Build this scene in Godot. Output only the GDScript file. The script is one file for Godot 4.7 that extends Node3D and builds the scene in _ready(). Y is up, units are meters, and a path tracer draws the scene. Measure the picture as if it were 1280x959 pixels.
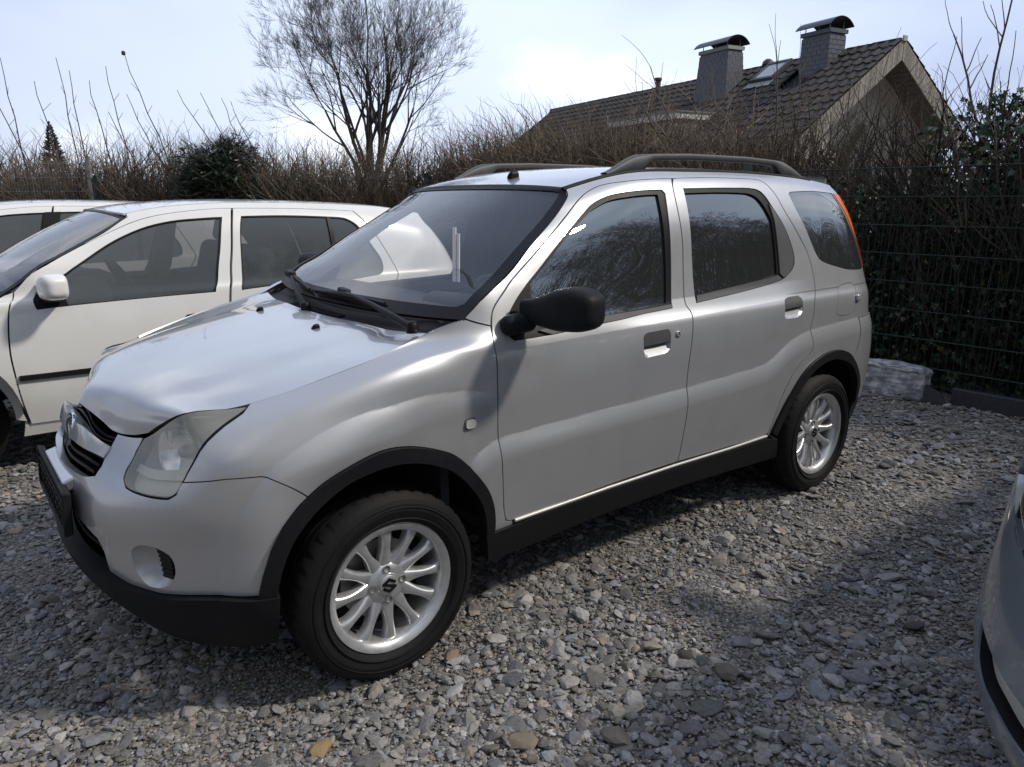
extends Node3D

# ---------------------------------------------------------------- shape helpers
class Geo:
	var v := PackedVector3Array()
	var n := PackedVector3Array()
	var t := PackedVector2Array()
	var c := PackedColorArray()
	var i := PackedInt32Array()
	var tint := Color(1, 1, 1)
	func vert(p: Vector3, nn: Vector3, uv := Vector2.ZERO) -> int:
		v.append(p); n.append(nn); t.append(uv); c.append(tint)
		return v.size() - 1
	func face(a: int, b: int, d: int) -> void:
		# Godot draws clockwise faces: turn the triangle so that it agrees with its normals
		var g := (v[b] - v[a]).cross(v[d] - v[a])
		if g.dot(n[a] + n[b] + n[d]) > 0.0:
			i.append_array(PackedInt32Array([a, d, b]))
		else:
			i.append_array(PackedInt32Array([a, b, d]))
	func quad(p0: Vector3, p1: Vector3, p2: Vector3, p3: Vector3, nn: Vector3) -> void:
		var a := vert(p0, nn, Vector2(0, 0)); var b := vert(p1, nn, Vector2(1, 0)); var d := vert(p2, nn, Vector2(1, 1)); var e := vert(p3, nn, Vector2(0, 1))
		face(a, b, d); face(a, d, e)
	func flat(p0: Vector3, p1: Vector3, p2: Vector3, out: Vector3) -> void:
		var nn := (p1 - p0).cross(p2 - p0).normalized()
		if nn.dot(out) < 0.0: nn = -nn
		face(vert(p0, nn), vert(p1, nn), vert(p2, nn))
	func flat4(p0: Vector3, p1: Vector3, p2: Vector3, p3: Vector3, out: Vector3) -> void:
		var nn := (p2 - p0).cross(p3 - p1).normalized()
		if nn.dot(out) < 0.0: nn = -nn
		quad(p0, p1, p2, p3, nn)
	func box(at: Vector3, s: Vector3, b := Basis()) -> void:
		hexa(at, s, b, Vector2.ONE)
	func hexa(at: Vector3, s: Vector3, b: Basis, top: Vector2) -> void:
		# a box whose top may be narrower (top = share of the width and depth)
		var h := s * 0.5
		var q: Array[Vector3] = []
		for y in [-1, 1]:
			var k: Vector2 = Vector2.ONE if y < 0 else top
			for m in [[-1, -1], [1, -1], [1, 1], [-1, 1]]:
				q.append(at + b * Vector3(m[0] * h.x * k.x, y * h.y, m[1] * h.z * k.y))
		for f in [[0, 1, 2, 3], [4, 5, 6, 7], [0, 1, 5, 4], [1, 2, 6, 5], [2, 3, 7, 6], [3, 0, 4, 7]]:
			var mid := (q[f[0]] + q[f[1]] + q[f[2]] + q[f[3]]) * 0.25
			flat4(q[f[0]], q[f[1]], q[f[2]], q[f[3]], mid - at)
	func soft(at: Vector3, s: Vector3, r: float, b := Basis(), seg := 3, taper := Vector3.ZERO) -> void:
		# a box with rounded edges; taper.x / taper.z narrow it towards the top, taper.y shears the top along x
		var h := s * 0.5
		r = minf(r, minf(h.x, minf(h.y, h.z)) * 0.999)
		var inner := h - Vector3.ONE * r
		for ax in 3:
			for sg in [-1.0, 1.0]:
				var m := 2 * seg + 1
				var ids := []
				for a in m + 1:
					for d in m + 1:
						var q := Vector3.ZERO
						var ka := _band(a, seg); var kd := _band(d, seg)
						var dir := Vector3.ZERO
						dir[ax] = sg
						dir[(ax + 1) % 3] = tan(ka.y * PI / 4); dir[(ax + 2) % 3] = tan(kd.y * PI / 4)
						dir = dir.normalized()
						q[ax] = sg * inner[ax]
						q[(ax + 1) % 3] = ka.x * inner[(ax + 1) % 3]; q[(ax + 2) % 3] = kd.x * inner[(ax + 2) % 3]
						q += dir * r
						var up := (q.y / h.y + 1.0) * 0.5
						q.x = q.x * (1.0 - taper.x * up) + taper.y * up
						q.z = q.z * (1.0 - taper.z * up)
						ids.append(vert(at + b * q, (b * dir).normalized(), Vector2(q.x + q.z, q.y)))
				for a in m:
					for d in m:
						var k := a * (m + 1) + d
						face(ids[k], ids[k + 1], ids[k + m + 2]); face(ids[k], ids[k + m + 2], ids[k + m + 1])
	func _band(a: int, seg: int) -> Vector2:
		if a <= seg: return Vector2(-1, -1.0 + a / float(seg)) if seg > 0 else Vector2(-1, 0)
		return Vector2(1, (a - seg - 1) / float(seg))
	func tube(pts: Array, rad: Variant, sides := 6, caps := true) -> void:
		var m := pts.size()
		var ref := Vector3.UP
		var first := v.size()
		var d0: Vector3 = (pts[1] - pts[0]).normalized()
		if absf(d0.dot(ref)) > 0.9: ref = Vector3.RIGHT
		var x := d0.cross(ref).normalized()
		for k in m:
			var d: Vector3 = (pts[mini(k + 1, m - 1)] - pts[maxi(k - 1, 0)]).normalized()
			x = (x - d * x.dot(d)).normalized()
			var y := d.cross(x)
			var r: float = rad[k] if rad is Array or rad is PackedFloat32Array else rad
			for s in sides:
				var a := TAU * s / sides
				var nn := x * cos(a) + y * sin(a)
				vert(pts[k] + nn * r, nn, Vector2(s / float(sides), k))
		for k in m - 1:
			for s in sides:
				var a := first + k * sides + s; var b := first + k * sides + (s + 1) % sides
				face(a, b, b + sides); face(a, b + sides, a + sides)
		if caps:
			for e in [0, m - 1]:
				var d: Vector3 = (pts[1] - pts[0]).normalized() * -1.0 if e == 0 else (pts[m - 1] - pts[m - 2]).normalized()
				var o := vert(pts[e], d)
				var ring := []
				for s in sides: ring.append(vert(v[first + e * sides + s], d))
				for s in sides: face(o, ring[s], ring[(s + 1) % sides])
	func lathe(prof: Array, xf: Transform3D, segs := 32, arc0 := 0.0, arc1 := TAU) -> void:
		# prof: Vector2(radius, height along the axis y); flat between points unless the bend is small
		for k in prof.size() - 1:
			var p: Vector2 = prof[k]; var q: Vector2 = prof[k + 1]
			var d := (q - p)
			if d.length() < 1e-6: continue
			var np := Vector2(d.y, -d.x).normalized()
			var na := np; var nb := np
			if k > 0:
				var e: Vector2 = p - prof[k - 1]
				var ne := Vector2(e.y, -e.x).normalized()
				if ne.dot(np) > 0.6: na = (np + ne).normalized()
			if k < prof.size() - 2:
				var e: Vector2 = prof[k + 2] - q
				var ne := Vector2(e.y, -e.x).normalized()
				if ne.dot(np) > 0.6: nb = (np + ne).normalized()
			var first := v.size()
			for s in segs + 1:
				var a := lerpf(arc0, arc1, s / float(segs)); var ca := cos(a); var sa := sin(a)
				vert(xf * Vector3(p.x * ca, p.y, p.x * sa), (xf.basis * Vector3(na.x * ca, na.y, na.x * sa)).normalized(), Vector2(s / float(segs), k))
				vert(xf * Vector3(q.x * ca, q.y, q.x * sa), (xf.basis * Vector3(nb.x * ca, nb.y, nb.x * sa)).normalized(), Vector2(s / float(segs), k + 1))
			for s in segs:
				var a := first + s * 2
				face(a, a + 1, a + 3); face(a, a + 3, a + 2)
	func prism(poly: PackedVector2Array, depth: float, xf: Transform3D) -> void:
		# the polygon lies in x/y and is pushed out along +z
		var ids := Geometry2D.triangulate_polygon(poly)
		for z in [0.0, depth]:
			var nn := (xf.basis * Vector3(0, 0, 1 if z > 0.0 else -1)).normalized()
			for k in range(0, ids.size(), 3):
				var q := []
				for m in 3: q.append(vert(xf * Vector3(poly[ids[k + m]].x, poly[ids[k + m]].y, z), nn))
				face(q[0], q[1], q[2])
		var cw := Geometry2D.is_polygon_clockwise(poly)
		for k in poly.size():
			var a := poly[k]; var b := poly[(k + 1) % poly.size()]
			var o := Vector2(b.y - a.y, a.x - b.x) * (-1.0 if cw else 1.0)
			var nn := (xf.basis * Vector3(o.x, o.y, 0)).normalized()
			quad(xf * Vector3(a.x, a.y, 0), xf * Vector3(b.x, b.y, 0), xf * Vector3(b.x, b.y, depth), xf * Vector3(a.x, a.y, depth), nn)
	func add(o: Geo, xf := Transform3D()) -> void:
		var first := v.size()
		var flip := xf.basis.determinant() < 0.0
		for k in o.v.size():
			v.append(xf * o.v[k]); n.append((xf.basis * o.n[k]).normalized()); t.append(o.t[k]); c.append(o.c[k])
		for k in range(0, o.i.size(), 3):
			if flip: i.append_array(PackedInt32Array([first + o.i[k], first + o.i[k + 2], first + o.i[k + 1]]))
			else: i.append_array(PackedInt32Array([first + o.i[k], first + o.i[k + 1], first + o.i[k + 2]]))
	func mesh(colored := false) -> ArrayMesh:
		var a := []
		a.resize(Mesh.ARRAY_MAX)
		a[Mesh.ARRAY_VERTEX] = v; a[Mesh.ARRAY_NORMAL] = n; a[Mesh.ARRAY_TEX_UV] = t; a[Mesh.ARRAY_INDEX] = i
		if colored: a[Mesh.ARRAY_COLOR] = c
		var m := ArrayMesh.new()
		m.add_surface_from_arrays(Mesh.PRIMITIVE_TRIANGLES, a)
		return m

# a curved sheet through a grid of points; panels are cut out of it as polygons in its own (u, v)
class Sheet:
	var p := []            # columns of rows of Vector3
	var nu := 0
	var nv := 0
	var closed := false    # the last column lies on the car's middle plane too
	var feature := 0       # 1: the pressed lines of the silver car's sides
	var crease_x := PackedFloat32Array()
	var crease_y := PackedFloat32Array()
	func at(a: int, b: int) -> Vector3:
		var m := 1.0
		if a < 0:
			a = -a; m = -1.0
		elif a > nu - 1:
			if not closed: return at(nu - 1, b) * (1.0 + a - (nu - 1)) - at(nu - 2, b) * (a - (nu - 1.0))
			a = 2 * (nu - 1) - a; m = -1.0
		var q: Vector3
		if b < 0: q = p[a][0] * 2.0 - p[a][1]
		elif b > nv - 1: q = p[a][nv - 1] * 2.0 - p[a][nv - 2]
		else: q = p[a][b]
		if m < 0.0: q.z = -q.z
		return q
	static func cr(a: Vector3, b: Vector3, d: Vector3, e: Vector3, t: float) -> Vector3:
		return 0.5 * ((2.0 * b) + (d - a) * t + (2.0 * a - 5.0 * b + 4.0 * d - e) * t * t + (3.0 * b - a - 3.0 * d + e) * t * t * t)
	func raw(u: float, v: float) -> Vector3:
		var a := clampi(int(floor(u)), 0, nu - 2); var b := clampi(int(floor(v)), 0, nv - 2)
		var s := u - a; var t := v - b
		return cr(
			cr(at(a - 1, b - 1), at(a, b - 1), at(a + 1, b - 1), at(a + 2, b - 1), s),
			cr(at(a - 1, b), at(a, b), at(a + 1, b), at(a + 2, b), s),
			cr(at(a - 1, b + 1), at(a, b + 1), at(a + 1, b + 1), at(a + 2, b + 1), s),
			cr(at(a - 1, b + 2), at(a, b + 2), at(a + 1, b + 2), at(a + 2, b + 2), s), t)
	func pos(u: float, v: float) -> Vector3:
		var q := raw(u, v)
		if feature == 1: q += press(q)
		return q
	func table(x: float, xs: PackedFloat32Array, ys: PackedFloat32Array) -> float:
		if x <= xs[0]: return ys[0]
		for k in xs.size() - 1:
			if x < xs[k + 1]: return lerpf(ys[k], ys[k + 1], (x - xs[k]) / (xs[k + 1] - xs[k]))
		return ys[ys.size() - 1]
	func smooth_ramp(t: float) -> float:
		# a quick start and a soft end
		return 1.0 - pow(1.0 - t, 1.7)
	func press(q: Vector3) -> Vector3:
		var d := 0.0
		# waist crease along the doors: the panel above leans in towards it, a ledge below catches the light
		if q.x > -0.93 and q.x < 1.75 and q.y < 1.0:
			var t := table(q.x, crease_x, crease_y) - q.y
			var s := smoothstep(-0.93, -0.86, q.x) * (1.0 - smoothstep(1.6, 1.75, q.x))
			if t < 0.0: d -= 0.007 * smoothstep(-0.22, 0.0, t) * s
			elif t < 0.075: d += lerpf(-0.007, 0.008, smooth_ramp(t / 0.075)) * s
			else: d += (0.008 - (t - 0.075) * 0.02) * s
		# shoulder under the windows leans in above its edge
		if q.x > -0.78 and q.x < 1.1 and q.y > 0.9:
			var e := 0.955 + 0.03 * (q.x + 0.75) / 1.75
			d -= minf(maxf(0.0, q.y - e), 0.07) * 0.15 * smoothstep(-0.78, -0.6, q.x) * (1.0 - smoothstep(0.75, 1.1, q.x)) * (1.0 - smoothstep(1.06, 1.34, q.y))
		# flared front wing round the wheel
		if q.x < -0.78 and q.y < 0.95:
			var w := Vector2(q.x + 1.18, q.y - 0.298)
			var a := atan2(w.y, -w.x)           # 0 ahead of the wheel, PI behind
			var rc := table(a, PackedFloat32Array([0.0, 0.24, 0.61, 0.93, 1.16, 1.4, 1.62, 1.95, 2.15, 2.4, 3.0]), PackedFloat32Array([0.46, 0.474, 0.52, 0.549, 0.547, 0.549, 0.556, 0.603, 0.642, 0.70, 0.8]))
			var t := rc - w.length()
			var s := smoothstep(-0.2, 0.15, a) * (1.0 - smoothstep(1.9, 2.25, a)) * (1.0 - smoothstep(0.84, 0.94, q.y))
			if t < 0.0: d -= 0.006 * smoothstep(-0.16, 0.0, t) * s
			elif t < 0.09: d += lerpf(-0.006, 0.012, smooth_ramp(t / 0.09)) * s
			else: d += 0.012 * s
		var dir := Vector3((q.x + 1.42) * 1.9 if q.x < -1.42 else 0.0, 0, q.z / 0.78)
		return dir.normalized() * d
	func normal(u: float, v: float) -> Vector3:
		var e := 0.015
		var b := e
		var q := (pos(u + e, v) - pos(u - e, v)).cross(pos(u, v + b) - pos(u, v - b))
		return q.normalized()

class Cut:
	# a panel: the polygon(s) of a sheet, with holes, an edge turned inwards, and an offset along the normal
	var g := Geo.new()
	var sh: Sheet
	var seen := {}
	var off := 0.0
	var sgn := 1.0
	func point(q: Vector2) -> int:
		var key := Vector2i(roundi(q.x * 8192.0), roundi(q.y * 8192.0))
		if not seen.has(key):
			var nn := sh.normal(q.x, q.y) * sgn
			var p := sh.pos(q.x, q.y)
			seen[key] = g.vert(p + nn * off, nn, Vector2(p.x, p.y))
		return seen[key]

static func shrink(poly: PackedVector2Array, d: float, k: float) -> PackedVector2Array:
	var q := PackedVector2Array()
	for e in poly: q.append(Vector2(e.x, e.y * k))
	if Geometry2D.is_polygon_clockwise(q): q.reverse()
	var r := Geometry2D.offset_polygon(q, -d, Geometry2D.JOIN_MITER)
	var best := q
	var most := -1.0
	for o in r:
		var s := 0.0
		for m in o.size(): s += o[m].cross(o[(m + 1) % o.size()])
		if absf(s) > most:
			most = absf(s); best = o
	var back := PackedVector2Array()
	for e in best: back.append(Vector2(e.x, e.y / k))
	return back

func cut(sh: Sheet, outer: PackedVector2Array, holes: Array, step: Vector2, off := 0.0, edge := 0.014, gap := 0.0, k := 0.3, sgn := 1.0) -> Geo:
	var w := Cut.new()
	w.sh = sh; w.off = off; w.sgn = sgn
	if gap != 0.0: outer = shrink(outer, gap, k)
	if Geometry2D.is_polygon_clockwise(outer): outer.reverse()
	var lo := outer[0]; var hi := outer[0]
	for q in outer:
		lo = lo.min(q); hi = hi.max(q)
	var i0 := int(floor(lo.x / step.x)); var i1 := int(ceil(hi.x / step.x)); var j0 := int(floor(lo.y / step.y)); var j1 := int(ceil(hi.y / step.y))
	var crossed := {}
	for loop in [outer] + holes:
		for m in loop.size():
			var a: Vector2 = loop[m]; var b: Vector2 = loop[(m + 1) % loop.size()]
			var d := ((b - a) / step).abs()
			var parts := int(ceil(maxf(d.x, d.y) * 5.0)) + 1
			for s in parts + 1:
				var q := a.lerp(b, s / float(parts)) / step
				for ox in [-0.02, 0.02]:
					for oy in [-0.02, 0.02]:
						crossed[Vector2i(int(floor(q.x + ox)), int(floor(q.y + oy)))] = true
	for ci in range(i0, i1):
		for cj in range(j0, j1):
			var a := Vector2(ci, cj) * step; var b := a + step
			if not crossed.has(Vector2i(ci, cj)):
				var mid := (a + b) * 0.5
				if not Geometry2D.is_point_in_polygon(mid, outer): continue
				var inside := true
				for h in holes:
					if Geometry2D.is_point_in_polygon(mid, h): inside = false
				if not inside: continue
				var q := [w.point(a), w.point(Vector2(b.x, a.y)), w.point(b), w.point(Vector2(a.x, b.y))]
				w.g.face(q[0], q[1], q[2]); w.g.face(q[0], q[2], q[3])
				continue
			var bits: Array = Geometry2D.intersect_polygons(PackedVector2Array([a, Vector2(b.x, a.y), b, Vector2(a.x, b.y)]), outer)
			for h in holes:
				var next := []
				for e in bits: next.append_array(Geometry2D.clip_polygons(e, h))
				bits = next
			for e in bits:
				var ids := Geometry2D.triangulate_polygon(e)
				for m in range(0, ids.size(), 3):
					w.g.face(w.point(e[ids[m]]), w.point(e[ids[m + 1]]), w.point(e[ids[m + 2]]))
	if edge != 0.0:
		var first := true
		for loop in [outer] + holes:
			rim(w, loop, step, off, edge, first)
			first = false
	return w.g

static func eased(poly: PackedVector2Array, open := false, sub := 4, corner := 38.0, k := 0.3) -> PackedVector2Array:
	# the outline with rounded runs between its corners
	var n := poly.size()
	var out := PackedVector2Array()
	var q := PackedVector2Array()
	for e in poly: q.append(Vector2(e.x, e.y * k))
	var sharp := []
	for m in n:
		var a := q[(m - 1 + n) % n]; var b := q[m]; var d := q[(m + 1) % n]
		sharp.append((open and (m == 0 or m == n - 1)) or absf((b - a).angle_to(d - b)) > deg_to_rad(corner))
	for m in (n - 1 if open else n):
		var p1 := q[m]; var p2 := q[(m + 1) % n]
		var p0 := q[(m - 1 + n) % n]; var p3 := q[(m + 2) % n]
		var len_ := p1.distance_to(p2)
		var t1 := (p2 - p0).normalized() * len_; var t2 := (p3 - p1).normalized() * len_
		if sharp[m]: t1 = (p2 - p1)
		if sharp[(m + 1) % n]: t2 = (p2 - p1)
		if sharp[m] and not sharp[(m + 1) % n]: t1 = 2.0 * (p2 - p1) - t2
		elif sharp[(m + 1) % n] and not sharp[m]: t2 = 2.0 * (p2 - p1) - t1
		out.append(Vector2(p1.x, p1.y / k))
		if len_ < 0.03 or (sharp[m] and sharp[(m + 1) % n]): continue
		for s in range(1, sub):
			var t := s / float(sub)
			var h := p1 * (2 * t * t * t - 3 * t * t + 1) + t1 * (t * t * t - 2 * t * t + t) + p2 * (-2 * t * t * t + 3 * t * t) + t2 * (t * t * t - t * t)
			out.append(Vector2(h.x, h.y / k))
	if open: out.append(poly[n - 1])
	return out

func rim(w: Cut, loop: PackedVector2Array, step: Vector2, off: float, edge: float, outside: bool) -> void:
	var line := []
	for m in loop.size():
		var a := loop[m]; var b := loop[(m + 1) % loop.size()]
		var d := ((b - a) / step).abs()
		var parts := maxi(1, int(ceil(maxf(d.x, d.y))))
		for s in parts: line.append(a.lerp(b, s / float(parts)))
	var ccw := not Geometry2D.is_polygon_clockwise(loop)
	var top := []; var low := []; var nor := []
	for q in line:
		var nn: Vector3 = w.sh.normal(q.x, q.y) * w.sgn
		var p: Vector3 = w.sh.pos(q.x, q.y)
		top.append(p + nn * off); low.append(p + nn * (off - edge)); nor.append(nn)
	for m in line.size():
		var k := (m + 1) % line.size()
		var o: Vector3 = (top[k] - top[m]).cross(nor[m])
		if o.length() < 1e-9: continue
		var dir := Vector2(line[k].y - line[m].y, line[m].x - line[k].x) * (1.0 if ccw else -1.0) * (1.0 if outside else -1.0)
		# which side of the edge is off the panel, in 3-D
		var mid: Vector2 = (line[m] + line[k]) * 0.5
		var away: Vector3 = w.sh.pos(mid.x + dir.normalized().x * 0.02, mid.y + dir.normalized().y * 0.02) - w.sh.pos(mid.x, mid.y)
		if o.dot(away) < 0.0: o = -o
		w.g.quad(top[m], top[k], low[k], low[m], o.normalized())

static func pg(a: Array) -> PackedVector2Array:
	var r := PackedVector2Array()
	for k in range(0, a.size(), 2): r.append(Vector2(a[k], a[k + 1]))
	return r

static func ring(a: PackedVector2Array, b: PackedVector2Array) -> PackedVector2Array:
	# a band between two open lines
	var r := a.duplicate()
	for k in b.size(): r.append(b[b.size() - 1 - k])
	return r

static func look(table: Array, x: float) -> float:
	if x <= table[0]: return table[1]
	for k in range(0, table.size() - 2, 2):
		if x < table[k + 2]: return lerpf(table[k + 1], table[k + 3], (x - table[k]) / (table[k + 2] - table[k]))
	return table[table.size() - 1]

# ---------------------------------------------------------------- naming
var taken := {}
func numbered(called: String) -> String:
	taken[called] = taken.get(called, -1) + 1
	return called if taken[called] == 0 else "%s_%03d" % [called, taken[called]]
func thing(called: String, label: String, category: String, at := Vector3.ZERO, turn := 0.0, group := "") -> Node3D:
	var o := Node3D.new()
	o.name = numbered(called); add_child(o, true)
	o.position = at; o.rotation.y = turn
	o.set_meta("label", label); o.set_meta("category", category)
	if group: o.set_meta("group", group)
	return o
var parts_taken := {}
func part(called: String, g: Variant, m: Material, parent: Node, xf := Transform3D(), colored := false) -> MeshInstance3D:
	var o := MeshInstance3D.new()
	o.mesh = g.mesh(colored) if g is Geo else g
	o.material_override = m
	var key := "%d/%s" % [parent.get_instance_id(), called]
	parts_taken[key] = parts_taken.get(key, -1) + 1
	o.name = called if parts_taken[key] == 0 else "%s_%03d" % [called, parts_taken[key]]
	o.transform = xf
	parent.add_child(o, true)
	return o
func setting(called: String, g: Variant, m: Material) -> MeshInstance3D:
	var o := part(called, g, m, self)
	o.set_meta("kind", "structure")
	return o
func swarm(called: String, mesh: Mesh, m: Material, xfs: Array, tints: Array, parent: Node) -> MultiMeshInstance3D:
	var mm := MultiMesh.new()
	mm.transform_format = MultiMesh.TRANSFORM_3D
	mm.use_colors = tints.size() > 0
	mm.mesh = mesh
	mm.instance_count = xfs.size()
	for k in xfs.size():
		mm.set_instance_transform(k, xfs[k])
		if tints.size() > 0: mm.set_instance_color(k, tints[k])
	var o := MultiMeshInstance3D.new()
	o.multimesh = mm; o.material_override = m
	var key := "%d/%s" % [parent.get_instance_id(), called]
	parts_taken[key] = parts_taken.get(key, -1) + 1
	o.name = called if parts_taken[key] == 0 else "%s_%03d" % [called, parts_taken[key]]
	o.set_meta("kind", "stuff")
	parent.add_child(o, true)
	return o

# ---------------------------------------------------------------- materials
static func lin(r: float, g: float, b: float) -> Color:
	return Color(r, g, b).linear_to_srgb()
func plain(col: Color, rough := 0.6, metal := 0.0) -> StandardMaterial3D:
	var m := StandardMaterial3D.new()
	m.albedo_color = col.linear_to_srgb(); m.roughness = rough; m.metallic = metal
	return m
func grain(size: int, freq: float, oct: int, seed_: int, ramp: Array = [], normal := 0.0, kind := FastNoiseLite.TYPE_SIMPLEX_SMOOTH) -> NoiseTexture2D:
	var f := FastNoiseLite.new()
	f.noise_type = kind; f.frequency = freq; f.fractal_octaves = oct; f.seed = seed_
	var t := NoiseTexture2D.new()
	t.width = size; t.height = size; t.seamless = true; t.noise = f
	if normal > 0.0:
		t.as_normal_map = true; t.bump_strength = normal
	if ramp.size() > 0:
		var gr := Gradient.new()
		gr.offsets = PackedFloat32Array(); gr.colors = PackedColorArray()
		var offs := PackedFloat32Array(); var cols := PackedColorArray()
		for e in ramp:
			offs.append(e[0]); cols.append(e[1])
		gr.offsets = offs; gr.colors = cols
		t.color_ramp = gr
	return t
func textured(m: StandardMaterial3D, t: Texture2D, scale: float, world := false) -> StandardMaterial3D:
	m.albedo_texture = t; m.uv1_triplanar = true; m.uv1_world_triplanar = world
	m.uv1_scale = Vector3.ONE * scale
	return m
func bumped(m: StandardMaterial3D, t: Texture2D, amount := 1.0) -> StandardMaterial3D:
	m.normal_enabled = true; m.normal_texture = t; m.normal_scale = amount
	return m
func pane(col: Color, alpha: float) -> StandardMaterial3D:
	var m := StandardMaterial3D.new()
	var s := col.linear_to_srgb()
	m.albedo_color = Color(s.r, s.g, s.b, alpha)
	m.transparency = BaseMaterial3D.TRANSPARENCY_ALPHA; m.roughness = 0.0; m.metallic_specular = 0.5
	return m

# ---------------------------------------------------------------- the scene
var M := {}
func _ready():
	# camera, sky, sun and exposure
	var cam := Camera3D.new()
	cam.name = "camera"
	cam.position = Vector3(-2.121, 1.411, 2.532)
	cam.basis = Basis(Vector3.UP, -0.669) * Basis(Vector3.RIGHT, -0.246) * Basis(Vector3.BACK, -0.002)
	cam.fov = 55.06; cam.near = 0.05; cam.far = 900.0
	add_child(cam)
	cam.current = true
	var env := Environment.new()
	env.background_mode = Environment.BG_SKY
	env.tonemap_mode = Environment.TONE_MAPPER_LINEAR
	env.tonemap_exposure = 1.18
	env.sdfgi_enabled = true; env.ssao_enabled = true; env.ssil_enabled = true
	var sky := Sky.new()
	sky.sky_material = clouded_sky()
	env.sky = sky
	var world := WorldEnvironment.new()
	world.name = "world"; world.environment = env
	add_child(world)
	var sun := DirectionalLight3D.new()
	sun.name = "sun"
	sun.light_color = Color(1.0, 0.965, 0.91); sun.light_energy = 0.80; sun.light_angular_distance = 5.0
	sun.shadow_enabled = true
	add_child(sun)
	sun.look_at_from_position(Vector3.ZERO, Vector3(-0.54, -0.665, -0.50), Vector3.UP)

	make_materials()
	make_ground()
	make_house()
	make_fences()
	make_hedges()
	make_trees()
	make_silver_car()
	make_other_cars()
	make_kerb_things()
	make_gravel()

func clouded_sky() -> PanoramaSkyMaterial:
	var big := FastNoiseLite.new()
	big.noise_type = FastNoiseLite.TYPE_SIMPLEX_SMOOTH; big.seed = 11; big.frequency = 1.0; big.fractal_octaves = 5; big.fractal_gain = 0.52
	var soft := FastNoiseLite.new()
	soft.noise_type = FastNoiseLite.TYPE_SIMPLEX_SMOOTH; soft.seed = 5; soft.frequency = 1.0; soft.fractal_octaves = 3
	var w := 1024; var h := 512
	var im := Image.create(w, h, false, Image.FORMAT_RGBF)
	var slate := Color(0.25, 0.30, 0.45); var grey := Color(0.45, 0.51, 0.64); var white := Color(1.0, 1.0, 1.01)
	for y in h:
		var el := (0.5 - (y + 0.5) / h) * PI
		for x in w:
			var az := (x + 0.5) / w * TAU
			var d := Vector3(cos(el) * sin(az), sin(el), cos(el) * cos(az))
			# clouds as a layer seen from below: they crowd together towards the horizon
			var up := maxf(d.y, 0.0)
			var q := Vector3(d.x, 0, d.z) / (up + 0.32) * 0.62 + Vector3(0, up * 0.8, 0)
			var a := big.get_noise_3d(q.x * 0.95, q.y + 3.1, q.z * 0.95) * 0.5 + 0.5
			var b := soft.get_noise_3d(q.x * 0.55 + 7.0, q.y, q.z * 0.55) * 0.5 + 0.5
			var c := slate.lerp(grey, smoothstep(0.28, 0.60, b * 0.55 + a * 0.45))
			c = c.lerp(white, smoothstep(0.58, 0.78, a * 0.72 + b * 0.36) * 0.95)
			c = c.lerp(Color(0.60, 0.66, 0.78), (1.0 - smoothstep(0.0, 0.26, up)) * 0.25)
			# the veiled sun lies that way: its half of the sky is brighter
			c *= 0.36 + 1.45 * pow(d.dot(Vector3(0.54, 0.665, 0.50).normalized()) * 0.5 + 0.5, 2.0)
			if d.y < 0.0: c = Color(0.2, 0.2, 0.19)
			im.set_pixel(x, y, c)
	var m := PanoramaSkyMaterial.new()
	m.panorama = ImageTexture.create_from_image(im)
	return m

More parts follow.
